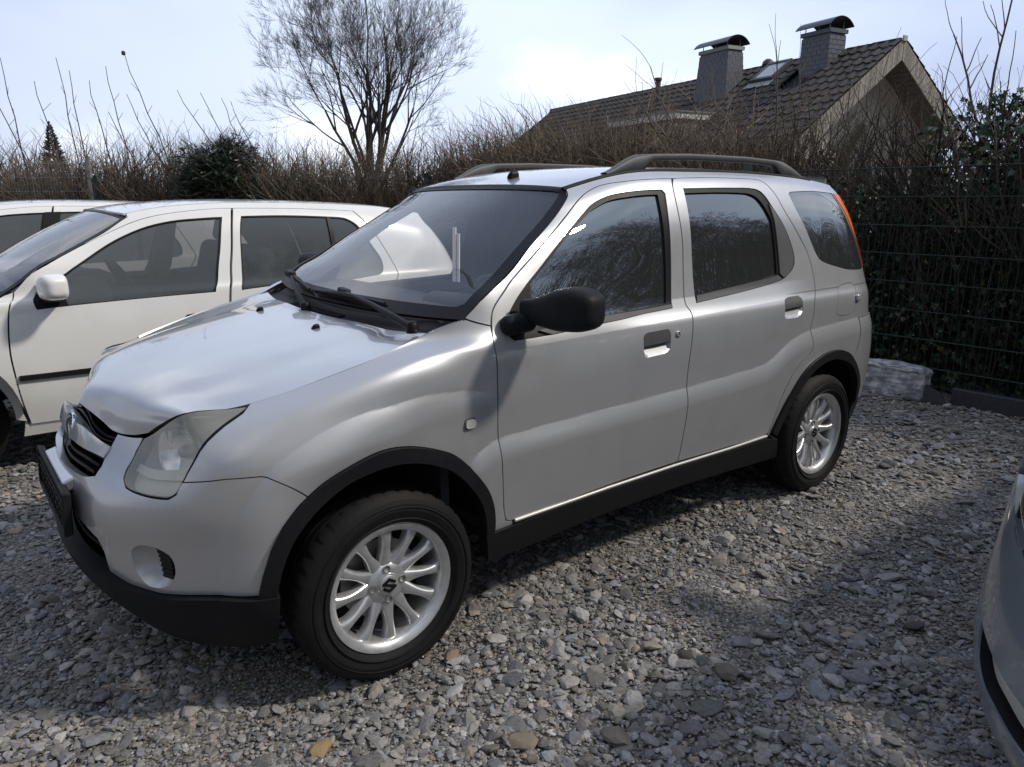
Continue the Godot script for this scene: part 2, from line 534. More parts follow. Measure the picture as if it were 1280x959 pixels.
func make_materials() -> void:
	M.silver = plain(Color(0.46, 0.47, 0.48), 0.33, 0.55)
	M.silver.clearcoat_enabled = true; M.silver.clearcoat = 1.0; M.silver.clearcoat_roughness = 0.04
	var dust := grain(512, 0.012, 5, 3, [[0.0, Color(0.97, 0.968, 0.962)], [0.5, Color(1, 1, 1)], [1.0, Color(1, 1, 1)]])
	textured(M.silver, dust, 0.7)
	M.white = plain(Color(0.74, 0.74, 0.72), 0.32, 0.0)
	M.white.clearcoat_enabled = true; M.white.clearcoat = 1.0; M.white.clearcoat_roughness = 0.05
	textured(M.white, dust, 0.5)
	M.grey = plain(Color(0.235, 0.275, 0.315), 0.28, 0.5)
	M.grey.clearcoat_enabled = true; M.grey.clearcoat = 1.0; M.grey.clearcoat_roughness = 0.03
	textured(M.grey, dust, 0.6)
	var scuff := grain(256, 0.03, 4, 8, [[0.0, Color(0.85, 0.85, 0.85)], [0.55, Color(0.97, 0.97, 0.97)], [1.0, Color(1, 1, 1)]])
	M.trim = plain(Color(0.013, 0.0135, 0.0155), 0.55)
	M.trim.metallic_specular = 0.26
	textured(M.trim, scuff, 1.5); bumped(M.trim, grain(256, 0.25, 2, 9, [], 3.0), 0.1)
	M.trim.uv1_scale = Vector3.ONE * 6.0
	M.rail = plain(Color(0.055, 0.056, 0.060), 0.55)
	textured(M.rail, scuff, 2.0)
	M.black = plain(Color(0.008, 0.008, 0.009), 0.45)
	M.black.metallic_specular = 0.28
	M.hole = plain(Color(0.008, 0.008, 0.008), 0.9)
	M.rubber = plain(Color(0.010, 0.010, 0.0105), 0.65)
	M.rubber.metallic_specular = 0.3
	textured(M.rubber, grain(256, 0.03, 5, 21, [[0.0, Color(0.8, 0.8, 0.8)], [0.6, Color(1, 1, 1)], [0.8, Color(1.7, 1.65, 1.55)], [1.0, Color(2.4, 2.3, 2.1)]]), 2.2)
	M.alloy = plain(Color(0.62, 0.63, 0.64), 0.32, 0.75)
	textured(M.alloy, scuff, 3.0)
	M.chrome = plain(Color(0.8, 0.8, 0.81), 0.12, 1.0)
	M.steel = plain(Color(0.35, 0.34, 0.33), 0.45, 0.8)
	# tinted panes; a metallic share is added to strengthen what they reflect
	M.glass_side = pane(Color(0.30, 0.325, 0.32), 0.86)
	M.glass_dark = pane(Color(0.31, 0.33, 0.325), 0.90)
	for e in [M.glass_side, M.glass_dark]:
		e.metallic = 0.93; e.metallic_specular = 0.6
	M.glass_front = pane(Color(0.03, 0.05, 0.05), 0.16)
	M.glass_front.metallic_specular = 0.7; M.glass_front.clearcoat_enabled = true; M.glass_front.clearcoat = 1.0; M.glass_front.clearcoat_roughness = 0.0
	M.lens = pane(Color(0.62, 0.63, 0.54), 0.30)
	M.lamp_white = plain(Color(0.60, 0.61, 0.56), 0.35, 0.35)
	M.lamp_cream = plain(Color(0.55, 0.54, 0.46), 0.3)
	M.repeater = plain(Color(0.42, 0.42, 0.38), 0.12)
	M.orange = plain(Color(0.75, 0.16, 0.02), 0.15)
	M.red = plain(Color(0.35, 0.01, 0.02), 0.15)
	M.cabin = plain(Color(0.035, 0.036, 0.040), 0.75)
	textured(M.cabin, scuff, 2.0)
	M.seat = plain(Color(0.045, 0.048, 0.056), 0.95)
	textured(M.seat, grain(256, 0.12, 3, 5, [[0.0, Color(0.7, 0.7, 0.7)], [1.0, Color(1.2, 1.2, 1.25)]]), 3.0)
	M.lining = plain(Color(0.22, 0.22, 0.21), 0.95)
	M.flange = plain(Color(0.42, 0.42, 0.41), 0.45, 0.4)
	M.paper = plain(Color(0.8, 0.8, 0.78), 0.6)

static func sheet_grid(d: Dictionary) -> Sheet:
	# the outer skin of a car's left half from its nose round the side to its tail: 19 columns, 13 rows from sill to gutter
	var s := Sheet.new()
	s.nu = 19; s.nv = 13; s.closed = true
	var xs: Array = d.xs
	var xc: float = xs[0]; var xe: float = xs[9]
	var ang := [0.0, 14.0, 29.0, 45.0, 60.0, 75.0]
	for c in 19:
		var col := PackedVector3Array()
		for r in 13:
			var w: float = d.w[r]
			var k := mini(r, 8)
			var f := clampf(c / 6.0, 0, 1)
			f = f * f * (3.0 - 2.0 * f)
			var y: float = lerpf(d.yf[k], d.ys[k], f)
			var x: float; var z: float
			if c < 6:
				var a := deg_to_rad(ang[c])
				x = xc + (d.xf[k] - xc) * pow(cos(a), 2.0 / d.nf); z = w * taper(d, xc) * pow(sin(a), 2.0 / d.nf)
			elif c <= 15:
				x = xs[c - 6]; z = w * taper(d, x)
			else:
				var a := deg_to_rad([30.0, 60.0, 90.0][c - 16])
				x = xe + (d.xr[r] - xe) * pow(sin(a), 2.0 / d.nr); z = w * taper(d, xe) * pow(maxf(cos(a), 0.0), 2.0 / d.nr) if c < 18 else 0.0
			if r >= 9:
				var g := look(d.yg, xe if c >= 15 else x)
				var y9: float = d.ys[9]
				y = [y9, y9 + (g - y9) * 0.5, g - 0.055, g][r - 9]
			for o in d.fix.get(r, []):
				if o[0] == c:
					x = o[1]; y = o[2]; z = o[3]
			col.append(Vector3(x, y, z))
		s.p.append(col)
	for c in 8:
		var e: Vector3 = s.p[c][8] - s.p[c][7]
		for r in range(9, 13): s.p[c][r] = s.p[c][8] + e * (r - 8)
	return s
static func taper(d: Dictionary, x: float) -> float:
	return 1.0 - d.taper * pow(absf(x - d.mid) / 1.6, 2.2)
static func sheet_of(cols: Array) -> Sheet:
	var s := Sheet.new()
	s.p = cols; s.nu = cols.size(); s.nv = cols[0].size()
	return s

static func flipped() -> Transform3D:
	return Transform3D(Basis(Vector3.RIGHT, Vector3.UP, Vector3(0, 0, -1)), Vector3.ZERO)
func both(called: String, g: Geo, m: Material, parent: Node) -> Array:
	# the same part on the left and, mirrored, on the right
	var o := Geo.new()
	o.add(g, flipped())
	return [part(called, g, m, parent), part(called, o, m, parent)]
func mirrored_once(called: String, g: Geo, m: Material, parent: Node) -> MeshInstance3D:
	# one part across the middle: the half and its mirror image in one mesh
	var o := Geo.new()
	o.add(g); o.add(g, flipped())
	return part(called, o, m, parent)

# ---------------------------------------------------------------- the silver car
func make_silver_car() -> void:
	var d := {
		"xs": [-1.42, -1.20, -1.0, -0.79, -0.4, 0.0, 0.4, 0.8, 1.2, 1.5],
		"yf": [0.19, 0.285, 0.37, 0.46, 0.55, 0.635, 0.70, 0.755, 0.805],
		"ys": [0.225, 0.315, 0.42, 0.55, 0.66, 0.77, 0.87, 0.95, 1.01, 1.15],
		"xf": [-1.785, -1.855, -1.895, -1.905, -1.90, -1.885, -1.862, -1.838, -1.817],
		"w": [0.735, 0.765, 0.785, 0.795, 0.797, 0.793, 0.786, 0.774, 0.748, 0.705, 0.648, 0.585, 0.53],
		"xr": [1.77, 1.80, 1.83, 1.865, 1.875, 1.84, 1.805, 1.795, 1.79, 1.735, 1.635, 1.54, 1.49],
		"nf": 2.1, "nr": 2.6, "mid": 0.2, "taper": 0.028,
		"yg": [-1.0, 1.28, -0.79, 1.31, -0.4, 1.42, -0.32, 1.442, -0.2, 1.475, -0.08, 1.497, 0.0, 1.505, 0.4, 1.52, 0.8, 1.52, 1.2, 1.505, 1.5, 1.475],
		"fix": {
			8: [[0, -1.817, 0.812, 0.0], [1, -1.785, 0.782, 0.14], [2, -1.762, 0.764, 0.26], [3, -1.712, 0.79, 0.405], [4, -1.645, 0.868, 0.538], [5, -1.54, 0.88, 0.605], [6, -1.42, 0.91, 0.655], [7, -1.2, 0.966, 0.69], [8, -1.0, 1.014, 0.68], [9, -0.79, 1.03, 0.742], [10, -0.4, 1.02, 0.752]],
			7: [[2, -1.785, 0.735, 0.275], [3, -1.73, 0.737, 0.445], [4, -1.658, 0.80, 0.59], [5, -1.57, 0.83, 0.675], [6, -1.42, 0.872, 0.728], [7, -1.2, 0.925, 0.752], [8, -1.0, 0.965, 0.752], [9, -0.79, 0.965, 0.772]],
			6: [[2, -1.81, 0.70, 0.29], [3, -1.76, 0.69, 0.475], [4, -1.68, 0.735, 0.625], [5, -1.59, 0.77, 0.72], [6, -1.42, 0.81, 0.765], [7, -1.2, 0.855, 0.781], [8, -1.0, 0.875, 0.784]],
			5: [[2, -1.842, 0.645, 0.335], [3, -1.787, 0.645, 0.508], [4, -1.697, 0.678, 0.65], [5, -1.585, 0.71, 0.738], [6, -1.42, 0.74, 0.782], [7, -1.2, 0.765, 0.79]],
			4: [[2, -1.858, 0.575, 0.372], [3, -1.79, 0.582, 0.535], [4, -1.694, 0.612, 0.668], [5, -1.568, 0.64, 0.748]]}}
	var S := sheet_grid(d)
	S.feature = 1
	S.crease_x = PackedFloat32Array([-0.93, -0.899, -0.868, -0.818, -0.78, -0.594, -0.318, 0.225, 0.55, 0.648, 0.714, 0.809, 0.889, 0.993, 1.415, 1.75])
	S.crease_y = PackedFloat32Array([0.59, 0.628, 0.653, 0.676, 0.682, 0.69, 0.695, 0.705, 0.714, 0.722, 0.745, 0.789, 0.812, 0.829, 0.844, 0.852])
	var car := thing("parked_car", "silver five-door car with black roof rails and wheel arch trim on the gravel", "car", Vector3.ZERO)
	var fine := Vector2(0.055, 0.05)
	var mid := Vector2(0.1, 0.12)
	var GAP := 0.0085

	# --- outlines in the skin's own coordinates
	var fdoor := eased(pg([9.366, 9.115, 9.701, 9.806, 10.14, 10.746, 10.409, 11.316, 10.587, 11.507, 10.728, 11.501, 10.925, 11.399, 11.209, 11.327, 11.59, 11.329, 11.536, 10.864, 11.495, 10.172, 11.473, 9.526, 11.425, 8.93, 11.37, 8.089, 11.405, 7.757, 11.379, 6.927, 11.344, 5.949, 11.306, 5.003, 11.271, 3.358, 11.254, 2.699, 11.228, 1.852, 10.272, 1.832, 9.667, 1.74, 9.178, 1.69, 9.098, 1.764, 9.051, 2.209, 9.01, 3.3, 8.99, 4.265, 8.999, 6.377, 8.982, 7.212, 9.019, 8.033, 9.054, 8.349, 9.108, 8.526, 9.251, 8.836]))
	var fwin := eased(pg([9.551, 9.083, 9.92, 9.879, 10.315, 10.627, 10.451, 10.833, 10.652, 10.937, 10.856, 10.911, 11.139, 10.859, 11.365, 10.831, 11.398, 10.701, 11.349, 10.184, 11.301, 9.541, 11.253, 8.955, 11.182, 8.182, 11.171, 8.0, 10.764, 7.921, 10.469, 7.791, 10.031, 7.654, 9.615, 7.398, 9.228, 7.275, 9.186, 7.502, 9.192, 7.843, 9.23, 8.251, 9.303, 8.49, 9.458, 8.859]))
	var fglass := eased(pg([9.546, 8.969, 9.916, 9.757, 10.324, 10.497, 10.465, 10.665, 10.65, 10.772, 10.884, 10.743, 11.293, 10.69, 11.268, 10.254, 11.226, 9.543, 11.185, 8.952, 11.113, 8.188, 10.282, 8.017, 9.717, 7.846, 9.441, 7.75, 9.505, 8.516]))
	var rdoor := eased(pg([11.612, 11.33, 11.974, 11.41, 12.605, 11.4, 13.015, 11.379, 13.116, 11.246, 13.238, 10.759, 13.346, 10.08, 13.507, 9.548, 13.625, 9.129, 13.665, 8.638, 13.663, 8.122, 13.577, 7.065, 13.531, 6.016, 13.482, 5.562, 13.503, 4.942, 13.464, 4.64, 13.27, 4.274, 13.111, 3.837, 13.05, 3.525, 12.972, 3.139, 12.862, 2.334, 12.81, 1.767, 12.701, 1.69, 12.066, 1.75, 11.23, 1.852, 11.256, 2.699, 11.273, 3.358, 11.308, 5.003, 11.346, 5.949, 11.381, 6.927, 11.407, 7.757, 11.372, 8.089, 11.427, 8.93, 11.475, 9.526, 11.497, 10.172, 11.538, 10.864]))
	var rwin := eased(pg([11.687, 10.862, 12.511, 10.876, 12.878, 10.861, 13.014, 10.716, 13.131, 10.22, 13.276, 9.67, 13.351, 9.275, 13.363, 8.996, 13.31, 8.746, 13.168, 8.522, 13.086, 8.444, 12.733, 8.32, 12.161, 8.195, 11.532, 8.066, 11.565, 8.909, 11.621, 9.76]))
	var rglass := eased(pg([11.7, 10.709, 12.7, 10.7, 12.865, 10.6, 12.951, 10.404, 13.051, 9.915, 13.035, 9.189, 13.005, 8.621, 12.774, 8.548, 12.186, 8.435, 11.562, 8.325, 11.586, 9.077, 11.611, 9.712]))
	var qglass := eased(pg([13.525, 10.719, 13.596, 10.816, 14.717, 11.1, 14.745, 10.75, 14.965, 9.8, 15.36, 9.2, 15.6, 8.5, 15.22, 8.459, 14.596, 8.508, 14.254, 8.648, 13.953, 8.815, 13.839, 8.971, 13.683, 9.656, 13.57, 10.196]))
	var tail := pg([14.75, 11.1, 16.3, 11.0, 16.9, 8.5, 15.64, 8.5, 15.40, 9.2, 15.0, 9.8, 14.775, 10.75])
	var fuel := eased(pg([14.189, 7.785, 14.302, 7.998, 14.644, 8.013, 14.729, 7.692, 14.622, 6.201, 14.502, 5.968, 14.148, 5.985, 14.087, 6.173]))
	var lampo := eased(pg([5.36, 7.86, 4.846, 7.98, 4.343, 7.98, 3.95, 7.97, 3.55, 7.96, 3.25, 7.94, 2.914, 7.85, 2.72, 7.2, 2.652, 6.218, 2.655, 5.802, 2.766, 5.5, 3.064, 5.354, 3.43, 5.156, 3.6, 5.07, 3.725, 5.031, 3.867, 5.163, 3.951, 5.487, 4.053, 5.944, 4.31, 6.65, 4.484, 6.93, 4.862, 7.36, 5.202, 7.66]))
	var fogl := eased(pg([2.582, 3.019, 2.67, 3.16, 2.789, 3.258, 2.91, 3.29, 3.037, 3.276, 3.16, 3.2, 3.263, 3.078, 3.345, 2.95, 3.393, 2.798, 3.41, 2.64, 3.405, 2.491, 3.35, 2.33, 3.267, 2.205, 3.16, 2.12, 3.044, 2.068, 2.93, 2.06, 2.828, 2.082, 2.74, 2.17, 2.671, 2.308, 2.61, 2.47, 2.571, 2.65, 2.565, 2.84]))
	var arf_o := eased(pg([4.923, 1.78, 5.037, 2.254, 5.236, 2.796, 5.513, 3.298, 5.839, 3.747, 5.975, 3.913, 6.287, 4.317, 6.626, 4.6, 6.923, 4.72, 7.268, 4.67, 7.677, 4.47, 8.084, 4.153, 8.318, 3.87, 8.538, 3.48, 8.775, 2.868, 8.873, 2.454, 8.917, 2.047, 8.931, 1.55]), true)
	var arf_i := eased(pg([5.289, 1.755, 5.411, 2.3, 5.647, 2.863, 5.952, 3.338, 6.186, 3.669, 6.558, 4.1, 7.014, 4.265, 7.515, 4.15, 7.992, 3.788, 8.423, 3.15, 8.7, 2.473, 8.81, 1.552]), true)
	var arr_o := eased(pg([12.858, 1.765, 12.954, 2.417, 13.124, 3.097, 13.314, 3.787, 13.505, 4.165, 13.774, 4.415, 14.092, 4.43, 14.383, 4.227, 14.613, 3.774, 14.86, 3.095, 15.04, 2.52, 15.054, 1.827]), true)
	var arr_i := eased(pg([12.972, 1.533, 13.1, 2.469, 13.298, 3.146, 13.522, 3.779, 13.849, 4.08, 14.182, 4.0, 14.5, 3.643, 14.731, 3.087, 14.851, 2.667, 14.93, 1.858]), true)

	# --- front wing
	var wing := pg([5.39, 7.965, 6.1, 7.965, 7.04, 7.965, 7.74, 7.965, 8.1, 8.07, 8.686, 8.289, 9.01, 8.036, 8.982, 7.212, 8.999, 6.377, 8.99, 4.265, 9.01, 3.3, 9.051, 2.209, 9.098, 1.764, 9.178, 1.69, 9.2, 1.5, 8.92, 1.42])
	for k in range(arf_o.size() - 1, -1, -1):
		if arf_o[k].x > 5.976: wing.append(arf_o[k])
	wing.append_array(pg([5.977, 3.914, 5.441, 4.962, 5.374, 5.041, 4.822, 5.351, 3.985, 5.6, 4.068, 5.944, 4.325, 6.62, 4.5, 6.9, 4.88, 7.33, 5.22, 7.63]))
	both("front_wing", cut(S, wing, [], fine, 0.0, 0.02, GAP * 0.95), M.silver, car)
	var blink := PackedVector2Array()
	for k in 20: blink.append(Vector2(8.515 + 0.10 * signf(cos(TAU * k / 20)) * pow(absf(cos(TAU * k / 20)), 0.6), 4.84 + 0.125 * signf(sin(TAU * k / 20)) * pow(absf(sin(TAU * k / 20)), 0.6)))
	var blink_frame := both("side_indicator", cut(S, shrink(blink, -0.012, 0.3), [], Vector2(0.03, 0.05), 0.003, 0.01), M.rail, car)
	for k in 2:
		var g := cut(S, blink, [], Vector2(0.03, 0.05), 0.009, 0.008)
		part("lens", g if k == 0 else turned(g), M.repeater, blink_frame[k])

	# --- front bumper, with the lamp bowl, the lower grille and the black valance
	var bumper := pg([0, 3.95, 1.045, 3.69, 1.468, 3.5, 1.804, 3.2, 1.9, 2.77, 1.947, 2.23, 2.349, 2.01, 3.007, 1.88, 3.813, 1.88, 4.93, 1.79, 5.037, 2.254, 5.236, 2.796, 5.513, 3.298, 5.839, 3.747, 5.977, 3.914, 5.441, 4.962, 5.374, 5.041, 4.822, 5.351, 3.975, 5.6, 3.94, 5.487, 3.87, 5.13, 3.725, 5.0, 3.59, 5.045, 3.43, 5.125, 3.064, 5.325, 2.75, 5.47, 2.635, 5.8, 2.632, 6.218, 2.70, 7.2, 2.86, 7.86, 2.03, 7.94, 2.018, 6.583, 1.993, 5.77, 1.872, 5.33, 1.6, 5.2, 1.35, 5.12, 0.85, 5.08, 0, 5.08])
	var bump := mirrored_once("front_bumper", cut(S, bumper, [fogl], fine, 0.0, 0.02, GAP * 0.75), M.silver, car)
	var bowl := Geo.new()
	var slats := Geo.new()
	var fc := Vector3.ZERO
	var fn := S.normal(2.98, 2.66)
	var rimp := []
	for q in fogl:
		rimp.append(S.pos(q.x, q.y)); fc += rimp[-1]
	fc /= fogl.size()
	var steps := 7
	for k in fogl.size():
		var k2 := (k + 1) % fogl.size()
		for s in steps:
			var line := []
			for e in [[k, s], [k2, s], [k2, s + 1], [k, s + 1]]:
				var t: float = e[1] / float(steps)
				var r := 1.0 - 0.62 * t
				line.append(fc + (rimp[e[0]] - fc) * r - fn * (0.075 * sin(t * PI * 0.5)))
			var q := []
			for e in line: q.append(bowl.vert(e, ((fc + fn * 0.045) - e).normalized()))
			bowl.face(q[0], q[1], q[2]); bowl.face(q[0], q[2], q[3])
	var floor_ring := []
	for k in fogl.size(): floor_ring.append(bowl.vert(fc + (rimp[k] - fc) * 0.38 - fn * 0.075, fn))
	var hub := bowl.vert(fc - fn * 0.075, fn)
	for k in fogl.size(): bowl.face(hub, floor_ring[k], floor_ring[(k + 1) % fogl.size()])
	for k in 7:
		var t := k / 6.0
		var a := S.pos(3.02 + 0.04 * t, 3.12 - 0.13 * k) - fn * 0.022; var b := S.pos(3.35 + 0.012 * t, 2.96 - 0.10 * k) - fn * 0.006
		slats.tube([a, b], 0.0075, 6)
	slats.flat4(S.pos(3.02, 3.2) - fn * 0.034, S.pos(3.38, 2.85) - fn * 0.016, S.pos(3.38, 2.38) - fn * 0.016, S.pos(3.16, 2.24) - fn * 0.036, fn)
	both("fog_lamp_recess", bowl, M.silver, car)
	both("vent_louvre", slats, M.black, car)
	mirrored_once("lower_valance", cut(S, pg([0, 2.22, 1.947, 2.22, 2.349, 2.0, 3.007, 1.87, 3.813, 1.87, 4.92, 1.765, 5.34, 1.74, 5.2, 0.03, 4.12, 0.0, 0, 0.0]), [], mid, 0.018, 0.05), M.trim, car)
	mirrored_once("intake_back", cut(S, pg([0, 4.1, 1.1, 3.85, 1.9, 3.3, 2.02, 2.7, 2.0, 2.1, 0, 2.1]), [], mid, -0.07, 0.0), M.hole, car)
	for k in 3:
		var v0 := 2.55 + k * 0.42
		mirrored_once("intake_slat", cut(S, pg([0, v0, 1.75, v0 - 0.03, 1.75, v0 + 0.12, 0, v0 + 0.15]), [], mid, -0.04, 0.02), M.trim, car)
	# number plate holder and the silver ledge it hangs from
	var hold := Geo.new()
	hold.soft(Vector3(-1.91, 0.555, 0), Vector3(0.016, 0.125, 0.535), 0.006, Basis(Vector3.BACK, -0.07), 2)
	for z in [-0.262, 0.262]: hold.soft(Vector3(-1.917, 0.555, z), Vector3(0.018, 0.128, 0.012), 0.004, Basis(Vector3.BACK, -0.07), 1)
	for y in [0.495, 0.615]: hold.soft(Vector3(-1.92 + (0.555 - y) * -0.07, y, 0), Vector3(0.012, 0.012, 0.53), 0.004, Basis.IDENTITY, 1)
	for k in 9:
		hold.soft(Vector3(-1.919, 0.555, -0.2 + k * 0.05), Vector3(0.006, 0.1, 0.007), 0.002, Basis(Vector3.BACK, -0.07), 1)
	for y in [0.53, 0.56, 0.585]: hold.soft(Vector3(-1.919, y, 0), Vector3(0.006, 0.007, 0.5), 0.002, Basis.IDENTITY, 1)
	part("number_plate_holder", hold, M.trim, car)
	var ledge := Geo.new()
	ledge.soft(Vector3(-1.884, 0.612, 0), Vector3(0.045, 0.035, 0.36), 0.008, Basis(Vector3.BACK, 0.3))
	part("plate_ledge", ledge, M.silver, car)

	# --- grille: dark mouth, slats, silver bar with the badge
	mirrored_once("grille_back", cut(S, pg([0, 5.05, 0.85, 5.05, 1.354, 5.08, 1.75, 5.18, 1.97, 5.7, 2.05, 6.6, 2.05, 7.95, 0, 7.98]), [], mid, -0.05, 0.0), M.hole, car)
	for k in 3:
		var v0 := 5.28 + k * 0.36
		mirrored_once("grille_slat", cut(S, pg([0, v0, 1.5 + k * 0.16, v0 + 0.02, 1.52 + k * 0.17, v0 + 0.15, 0, v0 + 0.13]), [], mid, -0.02, 0.025), M.black, car)
	for k in 3:
		var v0 := 7.1 + k * 0.33
		mirrored_once("grille_slat", cut(S, pg([0, v0, 1.97, v0 - 0.02, 1.97, v0 + 0.1, 0, v0 + 0.13]), [], mid, -0.022, 0.025), M.black, car)
	mirrored_once("grille_bar", cut(S, pg([0, 6.3, 0.5, 6.25, 0.9, 6.2, 1.5, 6.17, 1.99, 6.12, 2.03, 6.55, 2.03, 6.93, 1.2, 6.95, 0.7, 7.05, 0, 7.1]), [], Vector2(0.08, 0.08), 0.004, 0.03), M.silver, car)
	var badge_at := S.pos(0, 6.72)
	var bx := Transform3D(Basis(Vector3(0, 0, 1), Vector3(0.3, 0.954, 0), Vector3(-0.954, 0.3, 0)), badge_at + Vector3(-0.002, -0.012, 0))
	badge("badge", bx, 0.054, car)

	# --- headlamps
	var shell := cut(S, shrink(lampo, 0.004, 0.3), [], mid, -0.075, -0.07)
	var lenses := both("headlight", shell, M.lamp_white, car)
	for k in 2:
		var mir := k == 1
		var lip := cut(S, lampo, [shrink(lampo, 0.03, 0.3)], mid, -0.004, 0.03)
		part("seal", lip if not mir else turned(lip), M.trim, lenses[k])
		var bowl2 := Geo.new()
		var axis := Transform3D(Basis(Vector3(0.35, 0, 0.94).normalized(), Vector3(-0.94, 0.12, 0.35).normalized(), Vector3(0, 1, 0)).orthonormalized(), S.pos(3.55, 6.85) + Vector3(0.055, -0.012, -0.03))
		bowl2.lathe([Vector2(0.012, -0.03), Vector2(0.045, -0.022), Vector2(0.066, 0.002), Vector2(0.076, 0.028), Vector2(0.082, 0.03)], axis, 28)
		part("reflector", bowl2 if not mir else turned(bowl2), M.chrome, lenses[k])
		var bulb := Geo.new()
		bulb.lathe([Vector2(0.0, 0.022), Vector2(0.014, 0.018), Vector2(0.02, 0.0), Vector2(0.02, -0.02)], axis, 16)
		part("bulb_cap", bulb if not mir else turned(bulb), M.steel, lenses[k])
		var strip := cut(S, within(pg([2.5, 5.0, 2.5, 6.5, 4.3, 5.52, 3.9, 4.8]), lampo), [], Vector2(0.08, 0.08), -0.032, 0.02)
		part("indicator_reflector", strip if not mir else turned(strip), M.lamp_cream, lenses[k])
		var bar := cut(S, within(pg([2.4, 6.5, 2.4, 6.9, 4.5, 5.9, 4.4, 5.52]), lampo), [], Vector2(0.08, 0.08), -0.022, 0.02)
		part("divider", bar if not mir else turned(bar), M.lamp_cream, lenses[k])
		var brow := cut(S, within(pg([4.0, 7.5, 4.1, 7.9, 5.3, 7.9, 4.9, 7.3, 4.4, 6.95]), lampo), [], Vector2(0.08, 0.08), -0.03, 0.02)
		part("brow", brow if not mir else turned(brow), M.rail, lenses[k])
		var lens := cut(S, shrink(lampo, 0.016, 0.3), [], mid, 0.0, 0.0)
		part("lens", lens if not mir else turned(lens), M.lens, lenses[k])

	# --- bonnet: its own sheet from lip to windscreen
	var edge_line := [Vector3(-1.712, 0.79, 0.405), Vector3(-1.682, 0.83, 0.47), Vector3(-1.64, 0.868, 0.54), Vector3(-1.54, 0.881, 0.606), Vector3(-1.42, 0.911, 0.656), Vector3(-1.25, 0.955, 0.684), Vector3(-1.1, 0.99, 0.688), Vector3(-0.955, 1.026, 0.672)]
	var mid_line := [Vector3(-1.817, 0.815, 0), Vector3(-1.786, 0.846, 0), Vector3(-1.735, 0.874, 0), Vector3(-1.63, 0.912, 0), Vector3(-1.50, 0.940, 0), Vector3(-1.36, 0.964, 0), Vector3(-1.19, 0.988, 0), Vector3(-1.03, 1.006, 0)]
	var hood_cols := []
	for s in 8:
		var f := s / 7.0
		var col := PackedVector3Array()
		for k in 8:
			var a: Vector3 = mid_line[k]; var b: Vector3 = edge_line[k]
			var p := Vector3(lerpf(a.x, b.x, pow(f, 2.0)), lerpf(a.y, b.y, pow(f, 2.6)), b.z * f)
			if k == 0:
				p = S.raw(f * 3.0, 8.0)
			elif k < 3:
				# just behind the lip the sheet follows the lip's own sweep
				var q := S.raw(f * 3.0, 8.0)
				var r := q + Vector3([0.0, 0.032, 0.082][k], [0.0, 0.046, 0.085][k], (b.z - edge_line[0].z) * f)
				p = p.lerp(r, [0.0, 0.6, 0.08][k] * (1.0 - smoothstep(0.85, 1.0, f)))
			# a raised middle with an edge down each side
			if k > 1: p.y += 0.012 * (1.0 - smoothstep(0.45, 0.72, f)) * minf(1.0, (k - 1) / 2.0) - 0.006 * minf(1.0, (k - 1) / 2.0)
			col.append(p)
		hood_cols.append(col)
	var H := sheet_of(hood_cols)
	mirrored_once("bonnet", cut(H, pg([0, 0.03, 6.96, 0.03, 6.955, 6.97, 0, 6.97]), [], Vector2(0.1, 0.1), 0.0, 0.02), M.silver, car)
	for q in [[2.6, 6.2, 0.012]]:
		var jet := Geo.new()
		jet.soft(H.pos(q[0], q[1]) + Vector3(0, 0.006, 0), Vector3(0.03, 0.016, 0.022), 0.006, Basis.IDENTITY, 2, Vector3(0.5, 0.006, 0.3))
		both("washer_jet", jet, M.black, car)
	# black cowl between bonnet and windscreen
	var cowl := Geo.new()
	for s in 14:
		var z0 := -0.69 + 1.38 * s / 14.0; var z1 := -0.69 + 1.38 * (s + 1) / 14.0
		var f0 := absf(z0) / 0.69; var f1 := absf(z1) / 0.69
		var a0 := Vector3(-1.045 + 0.075 * f0 * f0, 0.998 + 0.004 * f0, z0); var a1 := Vector3(-1.045 + 0.075 * f1 * f1, 0.998 + 0.004 * f1, z1)
		var b0 := Vector3(-0.94 + 0.10 * f0 * f0, 1.018 + 0.012 * f0, z0); var b1 := Vector3(-0.94 + 0.10 * f1 * f1, 1.018 + 0.012 * f1, z1)
		cowl.flat4(a0, a1, b1, b0, Vector3.UP)
	for k in 26:
		cowl.soft(Vector3(-1.0 + 0.0 * k, 1.011, -0.28 + k * 0.017), Vector3(0.03, 0.006, 0.008), 0.002, Basis(Vector3.BACK, 0.2), 1)
	part("windscreen_cowl", cowl, M.trim, car)

	# --- windscreen
	var ws_cols := []
	var pillar := [Vector2(8.66, 8.25), Vector2(8.97, 8.72), Vector2(9.247, 9.147), Vector2(9.581, 9.864), Vector2(9.948, 10.71), Vector2(10.20, 11.41), Vector2(10.262, 11.85)]
	for s in 8:
		var f := s / 7.0
		var col := PackedVector3Array()
		for k in 7:
			var e: Vector3 = S.pos(pillar[k].x, pillar[k].y) + Vector3(0.004, 0.0, -0.003)
			var t := (e.y - 1.03) / (1.44 - 1.03)
			var cx := lerpf(-1.012, -0.372, t) - 0.018 * sin(clampf(t, 0.0, 1.0) * PI)
			var cy := lerpf(1.018, 1.452, t) + 0.018 * sin(clampf(t, 0.0, 1.0) * PI)
			col.append(Vector3(lerpf(cx, e.x, pow(f, 2.4)), lerpf(cy, e.y, pow(f, 3.0)), e.z * f))
		ws_cols.append(col)
	var WS := sheet_of(ws_cols)
	var ws_out := pg([0, 0.0, 7, 0.0, 7, 5.8, 6.9, 5.95, 6.7, 6, 0, 6])
	var ws_in := pg([0, 0.42, 5.3, 0.36, 5.56, 0.5, 5.56, 4.4, 5.3, 4.72, 0, 4.8])
	var screen := mirrored_once("windscreen", cut(WS, ws_out, [], Vector2(0.25, 0.25), 0.0, 0.0), M.glass_front, car)
